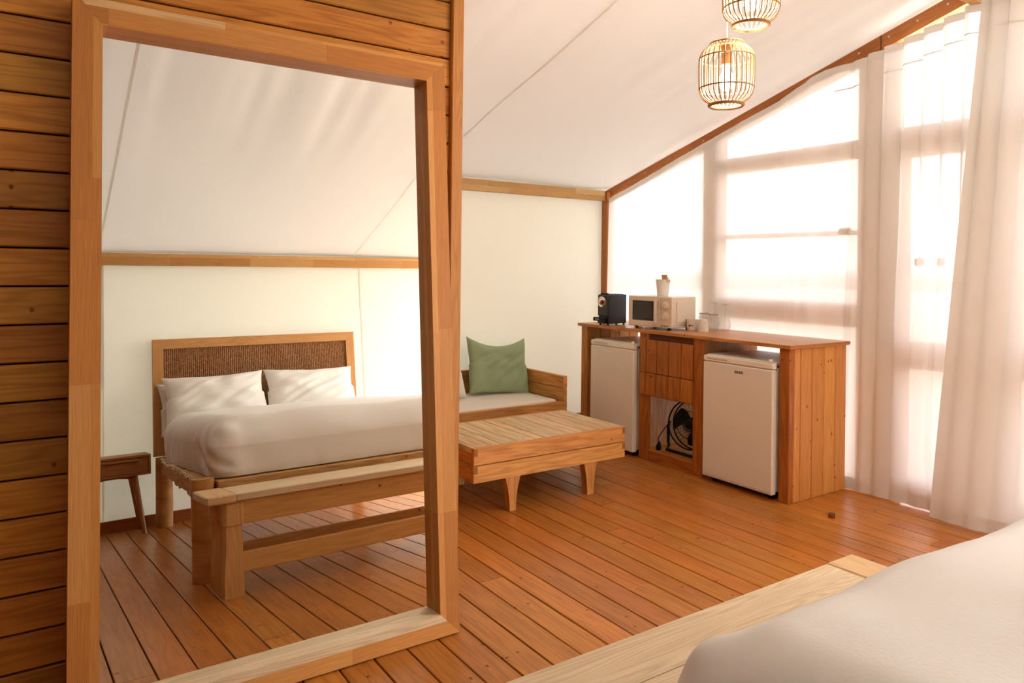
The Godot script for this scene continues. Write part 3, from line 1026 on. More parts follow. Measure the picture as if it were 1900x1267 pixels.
func build_sofa() -> void:
	var o := thing("daybed", "low timber daybed sofa with a white seat mattress against the canvas wall", "sofa")
	var col := Color(0.88, 0.65, 0.38)
	var board := func(called: String, lo: Vector3, hi: Vector3, grain: int) -> void:
		var st := begin()
		span(st, lo, hi, grain, 0.002)
		put(called, st, vary("pine", col, 0.45, 0.04), o)
	var xr := 3.427
	var xl := 1.56
	for y in [[0.19, 0.283], [0.285, 0.374]]:
		board.call("front_rail", Vector3(xl, y[0], -4.345), Vector3(xr, y[1], -4.310), 0)
	for y in [[0.19, 0.2825], [0.2865, 0.372], [0.376, 0.466], [0.4705, 0.562]]:
		board.call("arm_board", Vector3(xr - 0.036, y[0], -4.93), Vector3(xr, y[1], -4.312 if y[0] > 0.37 else -4.346), 2)
		board.call("arm_board", Vector3(xl, y[0], -4.93), Vector3(xl + 0.036, y[1], -4.312 if y[0] > 0.37 else -4.346), 2)
		board.call("back_board", Vector3(xl, y[0], -4.965), Vector3(xr, y[1], -4.931), 0)
	board.call("base_board", Vector3(xl + 0.03, 0.24, -4.93), Vector3(xr - 0.03, 0.26, -4.35), 0)
	for x in [1.9, 3.1]:
		for z in [-4.40, -4.88]:
			board.call("leg", Vector3(x - 0.03, 0.0, z - 0.025), Vector3(x + 0.03, 0.24, z + 0.025), 1)
	var st2 := begin()
	soft(st2, Vector3(2.49, 0.328, -4.63), Vector3(0.88, 0.066, 0.285), 0.03, 24, func(p: Vector3, n: Vector3) -> float: return 0.004 * noise.get_noise_3d(p.x * 200.0, p.y * 100.0, p.z * 200.0))
	var w := cloth(Color(0.92, 0.89, 0.84), 0.0, 0.02)
	w.uv1_triplanar = true
	w.uv1_scale = Vector3(6, 6, 6)
	meta(put("seat_mattress", st2, w), "flat white seat mattress lying in the timber daybed", "mattress")
	st2 = begin()
	pillow(st2, 0.525, 0.45, 0.15, Transform3D(), 0.058, 0.013, 500.0, 64)
	var gm := cloth(Color(0.60, 0.67, 0.53), 0.2, 0.02)
	gm.uv1_triplanar = true
	gm.uv1_scale = Vector3(8, 8, 8)
	var c := put("cushion", st2, gm)
	c.transform = Transform3D(Basis(Vector3(0, 1, 0), -0.06) * Basis(Vector3(1, 0, 0), -0.30) * Basis(Vector3(0, 0, 1), -0.07), Vector3(3.115, 0.606, -4.79))
	meta(c, "sage green cushion leaning on the daybed back", "cushion", "")
	st2 = begin()
	pillow(st2, 0.46, 0.42, 0.15, Transform3D(), 0.03, 0.014, 900.0, 36)
	c = put("cushion", st2, w)
	c.transform = Transform3D(Basis(Vector3(0, 1, 0), 0.12) * Basis(Vector3(1, 0, 0), -0.42), Vector3(2.545, 0.590, -4.76))
	meta(c, "white cushion on the daybed, half hidden by the mirror", "cushion", "")

func build_table() -> void:
	var o := thing("coffee_table", "low slatted timber coffee table standing before the daybed", "table")
	var side := Color(0.90, 0.65, 0.36)
	var X0 := 2.062
	var X1 := 3.170
	var Z0 := -3.400
	var Z1 := -4.040
	var edges := [X0 + 0.001, 2.092, 2.195, 2.262, 2.366, 2.496, 2.564, 2.746, 2.875, 2.985, 3.055, X1 - 0.001]
	for i in edges.size() - 1:
		var st := begin()
		span(st, Vector3(edges[i] + 0.0028, 0.352, Z1 + 0.028), Vector3(edges[i + 1] - 0.0028, 0.3815, Z0 - 0.026), 2, 0.0015)
		put("slat", st, vary("pine", Color(0.95, 0.83, 0.64), 0.42, 0.04), o)
	var sd := begin()
	span(sd, Vector3(X0 + 0.03, 0.340, Z1 + 0.03), Vector3(X1 - 0.03, 0.3515, Z0 - 0.03), 0, 0.0)
	put("slat_support", sd, wood("fine", Color(0.45, 0.27, 0.12), 0.7), o)
	for y in [[0.192, 0.2842], [0.2888, 0.3815]]:
		var st := begin()
		span(st, Vector3(X0, y[0], Z0 - 0.027), Vector3(X1, y[1], Z0), 0, 0.002)
		var fb := put("front_board", st, vary("pine", side, 0.42, 0.04), o)
		for x in [X0 + 0.0125, X1 - 0.0125]:
			st = begin()
			span(st, Vector3(x - 0.0125, y[0] + 0.05, Z0 - 0.002), Vector3(x + 0.0125, y[1] - 0.003, Z0 + 0.0006), 1, 0.0)
			put("finger_joint", st, wood("fine", Color(0.68, 0.42, 0.19), 0.5), fb)
		st = begin()
		span(st, Vector3(X0, y[0], Z1), Vector3(X1, y[1], Z1 + 0.027), 0, 0.002)
		put("back_board", st, vary("pine", side, 0.42, 0.04), o)
		for x in [[X0, X0 + 0.027], [X1 - 0.027, X1]]:
			st = begin()
			span(st, Vector3(x[0], y[0], Z1 + 0.0272), Vector3(x[1], minf(y[1], 0.3545), Z0 - 0.0272), 2, 0.002)
			put("end_board", st, vary("pine", side, 0.42, 0.04), o)
	for lx in [[2.264, 2.306, 2.347, 2.385], [2.836, 2.872, 2.922, 2.951]]:
		for z in [Z0 - 0.006, Z1 + 0.056]:
			var pts := PackedVector2Array()
			for i in 9:
				var t := i / 8.0
				pts.append(Vector2(lerpf(lx[0], lx[1], pow(sin(t * PI / 2), 0.8)), lerpf(0.215, 0.0, t)))
			for i in 9:
				var t := 1.0 - i / 8.0
				pts.append(Vector2(lerpf(lx[3], lx[2], pow(sin(t * PI / 2), 0.8)), lerpf(0.215, 0.0, t)))
			var st := begin()
			prism(st, pts, z - 0.05, z, Transform3D(), PI / 2)
			put("leg", st, vary("pine", Color(0.86, 0.62, 0.34), 0.42, 0.04), o)

func build_counter() -> void:
	var dark := Color(0.74, 0.44, 0.18)
	var XF := 3.752
	var XB := 4.335
	var st := begin()
	span(st, Vector3(3.730, 0.9115, -4.570), Vector3(XB + 0.005, 0.9345, -2.612), 2, 0.003)
	meta(put("worktop", st, wood("pine", Color(0.82, 0.56, 0.29), 0.32)), "long varnished timber worktop above both fridges", "worktop")
	# left end panel
	var o := thing("end_panel", "timber end panel holding up the worktop at the sofa wall end", "panel")
	st = begin()
	span(st, Vector3(XF, 0, -4.545), Vector3(XF + 0.05, 0.911, -4.468), 1, 0.003)
	put("front_post", st, vary("pine", C_CAB, 0.4, 0.05), o)
	for i in 5:
		st = begin()
		span(st, Vector3(XF + 0.051 + i * 0.1064, 0, -4.543), Vector3(XF + 0.051 + (i + 1) * 0.1064 - 0.002, 0.911, -4.50), 1, 0.004)
		put("plank", st, vary("knotty", C_CAB, 0.4, 0.05), o)
	# right end panel with five planks on its outer face
	o = thing("end_panel", "knotty plank end panel of the counter facing the bed", "panel")
	st = begin()
	span(st, Vector3(XF, 0, -2.705), Vector3(XF + 0.045, 0.911, -2.636), 1, 0.003)
	put("front_post", st, wood("pine", dark, 0.4), o)
	var xs := [XF + 0.0465, 3.862, 3.978, 4.098, 4.216, XB]
	st = begin()
	span(st, Vector3(XF + 0.046, 0, -2.690), Vector3(XB, 0.911, -2.650), 1, 0.0)
	put("core", st, wood("fine", Color(0.40, 0.22, 0.09), 0.8), o)
	for i in 5:
		st = begin()
		span(st, Vector3(xs[i], 0, -2.651), Vector3(xs[i + 1] - 0.0045, 0.911, -2.634), 1, 0.006)
		put("plank", st, vary("knotty", Color(0.88, 0.62, 0.33), 0.4, 0.04), o)
	# centre cupboard between the fridges
	o = thing("cupboard", "brown plank cupboard with an open niche standing between the fridges", "cabinet")
	var zl := -3.882
	var zr := -3.284
	for z in [[zl, zl + 0.022], [zr - 0.022, zr]]:
		st = begin()
		span(st, Vector3(XF + 0.02, 0, z[0]), Vector3(XB - 0.03, 0.911, z[1]), 1, 0.002)
		put("side", st, wood("pine", Color(0.84, 0.64, 0.46), 0.4) if z[0] < -3.5 else vary("pine", C_CAB, 0.4, 0.05), o)
	st = begin()
	span(st, Vector3(XF, 0, zl), Vector3(XF + 0.022, 0.911, -3.785), 1, 0.003)
	put("stile", st, wood("pine", dark, 0.4), o)
	st = begin()
	span(st, Vector3(XF, 0, -3.372), Vector3(XF + 0.022, 0.911, zr), 1, 0.003)
	put("stile", st, wood("pine", dark, 0.4), o)
	st = begin()
	span(st, Vector3(XF, 0, -3.785), Vector3(XF + 0.022, 0.082, -3.372), 2, 0.003)
	put("plinth", st, wood("pine", dark, 0.4), o)
	st = begin()
	span(st, Vector3(XF + 0.004, 0.465, -3.785), Vector3(XF + 0.022, 0.911, -3.372), 2, 0.0)
	put("front_core", st, wood("fine", Color(0.40, 0.20, 0.08), 0.6), o)
	st = begin()
	span(st, Vector3(XF + 0.02, 0.050, zl + 0.022), Vector3(XB - 0.03, 0.070, zr - 0.022), 0, 0.0)
	put("bottom", st, wood("pine", C_CAB, 0.5), o)
	var drawer := Node3D.new()
	drawer.name = "drawer"
	o.add_child(drawer, true)
	var door := Node3D.new()
	door.name = "door"
	o.add_child(door, true)
	var zs := [-3.862, -3.800, -3.695, -3.580, -3.465, -3.364]
	for i in 5:
		st = begin()
		span(st, Vector3(XF - 0.014, 0.632, zs[i]), Vector3(XF, 0.868, zs[i + 1] - 0.0045), 1, 0.003)
		put("plank", st, vary("pine", Color(0.76, 0.47, 0.19), 0.38, 0.05), door)
		st = begin()
		span(st, Vector3(XF - 0.022, 0.472, zs[i]), Vector3(XF, 0.628, zs[i + 1] - 0.0045), 1, 0.003)
		put("plank", st, vary("pine", Color(0.76, 0.47, 0.19), 0.38, 0.05), drawer)

func build_fridges() -> void:
	var white := plain(Color(0.95, 0.92, 0.87), 0.32)
	var trim := plain(Color(0.96, 0.935, 0.89), 0.4)
	var grey := plain(Color(0.55, 0.52, 0.48), 0.5)
	for f in [[-3.255, -2.722, "white undercounter fridge with dark lettering beside the plank end panel", 0.037], [-4.389, -3.905, "white undercounter fridge at the sofa wall end of the counter", 0.037]]:
		var z0: float = f[0]
		var z1: float = f[1]
		var XD := 3.716
		var o := thing("fridge", f[2], "fridge", Vector3.ZERO, 0.0, "undercounter fridges")
		var st := begin()
		span(st, Vector3(XD + 0.05, f[3] + 0.01, z0 + 0.004), Vector3(XD + 0.50, 0.790, z1 - 0.004), 1, 0.004)
		put("body", st, white, o)
		st = begin()
		span(st, Vector3(XD + 0.042, f[3] + 0.01, z0 + 0.008), Vector3(XD + 0.052, 0.79, z1 - 0.008), 1, 0.0)
		put("door_seal", st, grey, o)
		st = begin()
		span(st, Vector3(XD, f[3], z0), Vector3(XD + 0.042, 0.778, z1), 1, 0.006)
		var door := put("door", st, white, o)
		st = begin()
		span(st, Vector3(XD, f[3] - 0.001, z0 + 0.002), Vector3(XD + 0.04, f[3] + 0.012, z1 - 0.002), 2, 0.003)
		put("door_strip", st, trim, door)
		st = begin()
		span(st, Vector3(XD + 0.001, 0.781, z0), Vector3(XD + 0.042, 0.818, z1), 2, 0.006)
		put("door_cap", st, trim, door)
		st = begin()
		span(st, Vector3(XD - 0.003, 0.796, z0 + 0.03), Vector3(XD + 0.02, 0.812, z0 + 0.20), 2, 0.004)
		put("handle", st, plain(Color(0.88, 0.83, 0.77), 0.4), door, "moulded grip in the door cap")
		st = begin()
		span(st, Vector3(XD + 0.03, 0.800, z0 + 0.004), Vector3(XD + 0.50, 0.824, z1 - 0.004), 2, 0.006)
		put("top", st, trim, o)
		st = begin()
		lathe(st, PackedVector2Array([Vector2(0.0, 0), Vector2(0.014, 0.0), Vector2(0.014, 0.010), Vector2(0.009, 0.02), Vector2(0, 0.02)]), 12, Transform3D(Basis(), Vector3(XD + 0.02, 0.822, z1 - 0.03)))
		put("hinge_cap", st, trim, o)
		for z in [z0 + 0.05, z1 - 0.05]:
			for x in [XD + 0.07, XD + 0.44]:
				st = begin()
				lathe(st, PackedVector2Array([Vector2(0, 0), Vector2(0.018, 0), Vector2(0.016, 0.05), Vector2(0, 0.05)]), 12, Transform3D(Basis(), Vector3(x, 0, z)))
				put("foot", st, plain(Color(0.05, 0.05, 0.05), 0.6), o)
		st = begin()
		span(st, Vector3(XD + 0.06, 0.012, z0 + 0.02), Vector3(XD + 0.48, f[3] + 0.02, z1 - 0.02), 2, 0.0)
		put("base", st, plain(Color(0.04, 0.04, 0.04), 0.7), o)
		var facing := Basis(Vector3(0, 0, 1), Vector3(0, 1, 0), Vector3(-1, 0, 0))
		if z1 > -3.0:
			letters("svan", 0.030, plain(Color(0.30, 0.16, 0.07), 0.6), Transform3D(facing, Vector3(XD - 0.0008, 0.738, (z0 + z1) / 2 + 0.018)), door)
		else:
			for k in 7:
				st = begin()
				span(st, Vector3(XD - 0.0008, 0.741 - 0.003 * float(k % 2), -4.222 + k * 0.011), Vector3(XD + 0.001, 0.751 + 0.003 * float(k == 0), -4.214 + k * 0.011), 1, 0.0)
				put("badge_mark", st, plain(Color(0.98, 0.96, 0.92), 0.3), door, "faint pale badge")

func build_fan() -> void:
	var o := thing("floor_fan", "black metal floor fan stored in the open niche of the cupboard", "fan", Vector3(3.965, 0.070, -3.56))
	var black := plain(Color(0.025, 0.022, 0.022), 0.35, 0.3)
	var wire := plain(Color(0.05, 0.045, 0.04), 0.35, 0.5)
	var c := Vector3(0.0, 0.205, 0.0)
	var b := Basis(Vector3(0, 1, 0), -PI / 2 + 0.25) * Basis(Vector3(1, 0, 0), -0.12)
	var T := Transform3D(b, c)
	var R := 0.172
	var st := begin()
	for k in 4:
		var pts := PackedVector3Array()
		var r: float = [R, R, R * 0.55, 0.045][k]
		var z: float = [0.035, -0.035, 0.058, 0.064][k]
		for i in 40: pts.append(T * Vector3(cos(TAU * i / 40) * r, sin(TAU * i / 40) * r, z))
		tube(st, pts, 0.006 if k < 2 else 0.003, 6, true)
	put("guard_ring", st, black, o)
	st = begin()
	for i in 72:
		var a := TAU * i / 72
		var pts := PackedVector3Array()
		for q in [[0.03, 0.066], [0.09, 0.060], [0.14, 0.052], [R, 0.036]]:
			pts.append(T * Vector3(cos(a + q[0]) * q[0], sin(a + q[0]) * q[0], q[1]))
		tube(st, pts, 0.0011, 4)
		pts = PackedVector3Array()
		for q in [[0.05, -0.06], [0.12, -0.052], [R, -0.036]]: pts.append(T * Vector3(cos(a) * q[0], sin(a) * q[0], q[1]))
		if i % 2 == 0: tube(st, pts, 0.0011, 4)
	var gw := put("guard_wires", st, wire, o)
	gw.set_meta("kind", "stuff")
	for k in 3:
		st = begin()
		var a0 := TAU * k / 3.0 + 0.5
		var bl := func(u: float, v: float) -> Vector3:
			var r := lerpf(0.03, 0.15, u)
			var half := lerpf(0.28, 0.62, sin(u * 2.2))
			var a := a0 + lerpf(-half, half, v) + u * 0.35
			return T * Vector3(cos(a) * r, sin(a) * r, lerpf(-0.02, 0.02, v))
		sheet(st, 10, 8, bl)
		var bl2 := func(u: float, v: float) -> Vector3: return bl.call(u, v) - T.basis.z * 0.002
		sheet(st, 10, 8, bl2, Vector2(1, 1), true)
		put("blade", st, black, o)
	st = begin()
	lathe(st, PackedVector2Array([Vector2(0, 0.07), Vector2(0.03, 0.066), Vector2(0.035, 0.04), Vector2(0.035, -0.03), Vector2(0.055, -0.04), Vector2(0.055, -0.10), Vector2(0.03, -0.12), Vector2(0, -0.12)]), 20, Transform3D(b * Basis(Vector3(1, 0, 0), PI / 2), c))
	put("motor", st, black, o)
	st = begin()
	tube(st, PackedVector3Array([T * Vector3(-R - 0.012, 0, 0), T * Vector3(-R - 0.02, -0.05, 0.0), T * Vector3(-R - 0.01, -0.15, 0.0), Vector3(-0.05, 0.03, -0.175), Vector3(-0.10, 0.012, -0.15), Vector3(-0.10, 0.012, 0.0), Vector3(-0.10, 0.012, 0.12), Vector3(-0.05, 0.03, 0.15), T * Vector3(R + 0.01, -0.15, 0), T * Vector3(R + 0.02, -0.05, 0), T * Vector3(R + 0.012, 0, 0)]), 0.011, 10)
	put("stand", st, black, o)
	st = begin()
	tube(st, PackedVector3Array([T * Vector3(-R - 0.014, -0.01, 0.0), Vector3(-0.10, 0.14, -0.19), Vector3(-0.13, 0.09, -0.205), Vector3(-0.13, 0.055, -0.205)]), 0.0035, 6)
	var cord := put("cord", st, black, o)
	st = begin()
	lathe(st, PackedVector2Array([Vector2(0, 0.0), Vector2(0.018, 0.002), Vector2(0.02, 0.025), Vector2(0.008, 0.06), Vector2(0, 0.06)]), 12, Transform3D(Basis(Vector3(1, 0, 0), 0.15), Vector3(-0.13, 0.002, -0.205)))
	put("plug", st, black, cord)

func mug(prof_scale: float, called: String, label: String, at: Vector3, T: Basis, marks: Array, flip: bool) -> void:
	var o := thing(called, label, "mug", at, 0.0, "printed white mugs on the worktop")
	o.basis = T
	var white := plain(Color(0.92, 0.88, 0.82), 0.2)
	var st := begin()
	var h := 0.082 * prof_scale
	var r0 := 0.033
	var r1 := 0.040
	var prof := PackedVector2Array()
	if not flip: prof = PackedVector2Array([Vector2(0, 0), Vector2(r0 + 0.002, 0), Vector2(r0 + 0.004, 0.006), Vector2(r1, h), Vector2(r1 - 0.003, h), Vector2(r0, 0.008), Vector2(0, 0.008)])
	else: prof = PackedVector2Array([Vector2(r1 - 0.004, 0.0), Vector2(r1, 0), Vector2(r1 - 0.001, h * 0.3), Vector2(r0 - 0.003, h - 0.004), Vector2(r0 - 0.007, h), Vector2(0, h - 0.002)])
	lathe(st, prof, 32)
	put("body", st, white, o)
	st = begin()
	var pts := PackedVector3Array()
	for i in 11:
		var a := lerpf(-PI / 2, PI / 2, i / 10.0)
		pts.append(Vector3(0.034 + cos(a) * 0.024, h * 0.5 + sin(a) * h * 0.3, 0))
	tube(st, pts, 0.0045, 8)
	put("handle", st, white, o)
	st = begin()
	for m in marks:   # printed specks: angle round the mug, height, half sizes
		var r: float = (lerpf(r0 + 0.004, r1, m[1] / h) if not flip else lerpf(r1, r0 - 0.003, m[1] / h)) + 0.0004
		var patch := func(u: float, v: float) -> Vector3:
			var a: float = m[0] + (u - 0.5) * 2.0 * m[2] / r
			return Vector3(cos(a) * r, m[1] + (v - 0.5) * 2.0 * m[3], sin(a) * r)
		sheet(st, 3, 1, patch)
	put("print", st, plain(Color(0.28, 0.12, 0.05), 0.5), o, "dark brown printed motif")

func build_counter_things() -> void:
	var Y := 0.9345
	# coffee machine
	var o := thing("coffee_machine", "dark navy capsule coffee machine with a chrome dial on the worktop", "coffee maker", Vector3(3.735, Y, -4.334), 0.10)
	var navy := plain(Color(0.095, 0.085, 0.13), 0.35)
	var black := plain(Color(0.035, 0.033, 0.035), 0.4)
	var st := begin()
	span(st, Vector3(0.012, 0.012, 0.0), Vector3(0.215, 0.236, 0.108), 1, 0.004)
	put("body", st, navy, o)
	st = begin()
	span(st, Vector3(0.0, 0.075, 0.003), Vector3(0.013, 0.233, 0.105), 1, 0.003)
	put("front_plate", st, plain(Color(0.10, 0.10, 0.10), 0.3), o)
	st = begin()
	span(st, Vector3(0.02, 0.236, 0.01), Vector3(0.19, 0.241, 0.098), 0, 0.002)
	span(st, Vector3(0.015, 0.238, 0.02), Vector3(0.06, 0.247, 0.06), 0, 0.002)
	put("lid", st, black, o)
	var chrome := plain(Color(0.95, 0.93, 0.90), 0.28, 1.0)
	var side := Basis(Vector3(0, 0, 1), Vector3(-1, 0, 0), Vector3(0, -1, 0))
	st = begin()
	lathe(st, PackedVector2Array([Vector2(0.041, 0.0), Vector2(0.041, 0.006), Vector2(0.036, 0.010), Vector2(0.027, 0.006), Vector2(0, 0.004)]), 28, Transform3D(side, Vector3(0.0, 0.180, 0.048)))
	put("dial", st, chrome, o, "chrome round dial")
	st = begin()
	box(st, Vector3(-0.012, 0.176, 0.052), Vector3(0.014, 0.034, 0.026), 1, 0.006, Basis(Vector3(1, 0, 0), 0.6))
	put("lever", st, plain(Color(0.45, 0.26, 0.16), 0.2, 0.8), o)
	st = begin()
	span(st, Vector3(-0.06, 0.048, 0.012), Vector3(0.012, 0.062, 0.096), 2, 0.004)
	span(st, Vector3(-0.06, 0.036, 0.010), Vector3(-0.048, 0.064, 0.098), 2, 0.003)
	span(st, Vector3(-0.02, 0.014, 0.02), Vector3(0.012, 0.05, 0.09), 2, 0.003)
	put("drip_tray", st, black, o)
	st = begin()
	span(st, Vector3(-0.0608, 0.046, 0.035), Vector3(-0.059, 0.054, 0.075), 2, 0.0)
	put("badge", st, plain(Color(0.75, 0.73, 0.70), 0.4), o, "pale badge on the drip tray")
	for p in [[0.02, 0.014], [0.02, 0.094], [0.2, 0.014], [0.2, 0.094]]:
		st = begin()
		lathe(st, PackedVector2Array([Vector2(0, 0), Vector2(0.009, 0), Vector2(0.008, 0.013), Vector2(0, 0.013)]), 10, Transform3D(Basis(), Vector3(p[0], 0, p[1])))
		put("foot", st, black, o)

	# power adapter behind the coffee machine
	o = thing("power_adapter", "small grey and white plug adapter beside the coffee machine", "adapter", Vector3(4.02, Y, -4.22), 0.1)
	st = begin()
	span(st, Vector3(0, 0, 0), Vector3(0.04, 0.032, 0.05), 0, 0.003)
	put("body", st, plain(Color(0.16, 0.15, 0.15), 0.5), o)
	st = begin()
	span(st, Vector3(-0.002, 0.032, -0.02), Vector3(0.042, 0.058, 0.055), 0, 0.004)
	put("top", st, plain(Color(0.90, 0.88, 0.84), 0.5), o)

	# microwave
	o = thing("microwave", "cream microwave oven with two dials on the worktop", "microwave", Vector3(3.780, Y, -4.035), 0.131)
	var W := 0.392
	var D := 0.30
	var H := 0.240
	var cream := plain(Color(0.90, 0.84, 0.76), 0.35)
	st = begin()
	span(st, Vector3(0.02, 0.018, 0.004), Vector3(D, H - 0.002, W - 0.004), 1, 0.006)
	put("body", st, cream, o)
	st = begin()
	span(st, Vector3(0.0, 0.018, 0.0), Vector3(0.022, H, W * 0.735), 1, 0.006)
	var door := put("door", st, cream, o)
	st = begin()
	span(st, Vector3(-0.0015, 0.062, 0.040), Vector3(0.004, 0.206, W * 0.60), 1, 0.002)
	put("window", st, plain(Color(0.03, 0.03, 0.03), 0.15), door, "dark glass window")
	st = begin()
	span(st, Vector3(-0.0024, 0.080, 0.062), Vector3(-0.001, 0.188, W * 0.60 - 0.016), 1, 0.0)
	put("mesh_screen", st, plain(Color(0.22, 0.20, 0.18), 0.4), door)
	st = begin()
	span(st, Vector3(-0.030, 0.045, W * 0.645), Vector3(-0.012, 0.222, W * 0.70), 1, 0.006)
	span(st, Vector3(-0.014, 0.205, W * 0.645), Vector3(0.002, 0.222, W * 0.70), 1, 0.004)
	span(st, Vector3(-0.014, 0.045, W * 0.645), Vector3(0.002, 0.062, W * 0.70), 1, 0.004)
	put("handle", st, cream, door)
	st = begin()
	span(st, Vector3(0.0, 0.018, W * 0.74), Vector3(0.022, H, W), 1, 0.006)
	put("control_panel", st, cream, o)
	for y in [0.105, 0.178]:
		st = begin()
		lathe(st, PackedVector2Array([Vector2(0.030, 0.0), Vector2(0.029, 0.004), Vector2(0.023, 0.006), Vector2(0.021, 0.020), Vector2(0.018, 0.022), Vector2(0, 0.022)]), 24, Transform3D(side, Vector3(0.0, y, W * 0.865)))
		var dial := put("dial", st, cream, o)
		st = begin()
		box(st, Vector3(-0.024, y, W * 0.865), Vector3(0.010, 0.040, 0.009), 1, 0.003, Basis(Vector3(1, 0, 0), 0.35))
		put("grip", st, cream, dial)
		st = begin()
		for k in 7:
			var a := lerpf(0.3, PI - 0.3, k / 6.0)
			box(st, Vector3(-0.0004, y + sin(a) * 0.036, W * 0.865 + cos(a) * 0.036), Vector3(0.001, 0.002, 0.004), 2, 0.0)
		put("scale_marks", st, plain(Color(0.5, 0.45, 0.4), 0.6), dial)
	st = begin()
	span(st, Vector3(-0.0006, 0.028, W * 0.775), Vector3(0.001, 0.037, W * 0.80), 2, 0.0)
	span(st, Vector3(-0.0006, 0.030, W * 0.815), Vector3(0.001, 0.036, W * 0.93), 2, 0.0)
	put("badge", st, plain(Color(0.12, 0.11, 0.10), 0.5), o, "small dark badge")
	st = begin()
	span(st, Vector3(0.06, 0.055, W - 0.0045), Vector3(0.26, 0.205, W + 0.0015), 0, 0.004)
	put("side_pressing", st, cream, o)
	st = begin()
	for k in 8:
		span(st, Vector3(0.05 + k * 0.024, 0.034, W - 0.0045), Vector3(0.056 + k * 0.024, 0.038, W - 0.0032), 0, 0.0)
	put("vent_holes", st, black, o)
	for p in [[0.04, 0.05], [0.04, W - 0.05], [D - 0.04, 0.05], [D - 0.04, W - 0.05]]:
		st = begin()
		lathe(st, PackedVector2Array([Vector2(0, 0), Vector2(0.014, 0), Vector2(0.012, 0.02), Vector2(0, 0.02)]), 10, Transform3D(Basis(), Vector3(p[0], 0, p[1])))
		put("foot", st, black, o)

	# little bucket with sachets on the microwave
	o = thing("bucket", "small white metal bucket of sachets on top of the microwave", "bucket", Vector3(3.97, Y + H - 0.002, -3.87), 0.2)
	st = begin()
	lathe(st, PackedVector2Array([Vector2(0, 0), Vector2(0.040, 0), Vector2(0.053, 0.118), Vector2(0.055, 0.120), Vector2(0.055, 0.124), Vector2(0.052, 0.124), Vector2(0.050, 0.114), Vector2(0.039, 0.006), Vector2(0, 0.006)]), 28)
	put("pail", st, plain(Color(0.93, 0.91, 0.88), 0.4), o)
	for s in [-1.0, 1.0]:
		st = begin()
		box(st, Vector3(0.0, 0.112, s * 0.054), Vector3(0.012, 0.016, 0.006), 1, 0.002)
		put("handle_lug", st, plain(Color(0.6, 0.57, 0.52), 0.4, 0.6), o)
	for k in 4:
		st = begin()
		box(st, Vector3(0.012 - k * 0.012, 0.108 + 0.008 * k, 0.012 + 0.006 * k), Vector3(0.008, 0.055, 0.045), 1, 0.002, Basis(Vector3(0, 0, 1), 0.12 * k - 0.2) * Basis(Vector3(1, 0, 0), 0.25 - 0.1 * k))
		var s := put("sachet", st, plain([Color(0.93, 0.90, 0.84), Color(0.72, 0.52, 0.34), Color(0.95, 0.93, 0.88), Color(0.82, 0.66, 0.48)][k], 0.6))
		s.transform = o.transform
		meta(s, ["cream sachet at the front of the small bucket", "brown sachet standing in the small bucket", "white sachet in the middle of the small bucket", "tan sachet leaning at the back of the small bucket"][k], "sachet", "sachets in the bucket")

	# mugs, tumblers, wine glasses
	var arrow := []
	for k in 9: arrow.append([1.70 + k * 0.085, 0.036 + 0.001 * float(k % 2), 0.0022, 0.0025 + 0.0035 * float(k > 5)])
	mug(1.0, "mug", "white mug with a brown arrow print next to the microwave", Vector3(4.02, Y, -3.626), Basis(Vector3(0, 1, 0), -0.6), arrow, false)
	var dots := []
	for k in 15:
		var a := lerpf(2.45, 3.85, k / 14.0)
		dots.append([a, 0.030 + 0.017 * sin((k / 14.0) * PI), 0.0020, 0.0022])
	for k in 16: dots.append([rng.randf_range(2.75, 3.75), rng.randf_range(0.006, 0.024), 0.0016, 0.0018])
	for k in 4: dots.append([rng.randf_range(2.45, 2.75), rng.randf_range(0.055, 0.07), 0.0018, 0.0022])
	mug(1.05, "mug", "upturned white mug with a dotted arc print", Vector3(4.028, Y, -3.535), Basis(Vector3(0, 1, 0), 0.72), dots, true)
	var glass := StandardMaterial3D.new()
	glass.transparency = BaseMaterial3D.TRANSPARENCY_ALPHA
	glass.albedo_color = Color(0.90, 0.88, 0.85, 0.22)
	glass.roughness = 0.03
	for g in [[4.235, -3.705, "clear tumbler upturned behind the arrow mug"], [4.185, -3.575, "clear ribbed tumbler upturned behind the dotted mug"]]:
		o = thing("tumbler", g[2], "glass", Vector3(g[0], Y, g[1]), 0.0, "upturned tumblers on the worktop")
		st = begin()
		lathe(st, PackedVector2Array([Vector2(0.038, 0.0), Vector2(0.040, 0.0), Vector2(0.036, 0.112), Vector2(0.034, 0.115), Vector2(0, 0.115)]), 28)
		put("bowl", st, glass, o)
		st = begin()
		lathe(st, PackedVector2Array([Vector2(0.0, 0.108), Vector2(0.0345, 0.108), Vector2(0.0362, 0.112), Vector2(0.035, 0.1165), Vector2(0, 0.1165)]), 28)
		put("thick_base", st, plain(Color(0.55, 0.50, 0.45), 0.1), o, "thick glass base, dark against the light")
		st = begin()
		for k in 14:
			var a := TAU * k / 14
			tube(st, PackedVector3Array([Vector3(cos(a) * 0.0402, 0.004, sin(a) * 0.0402), Vector3(cos(a) * 0.0375, 0.09, sin(a) * 0.0375)]), 0.0012, 4)
		put("ribs", st, glass, o)
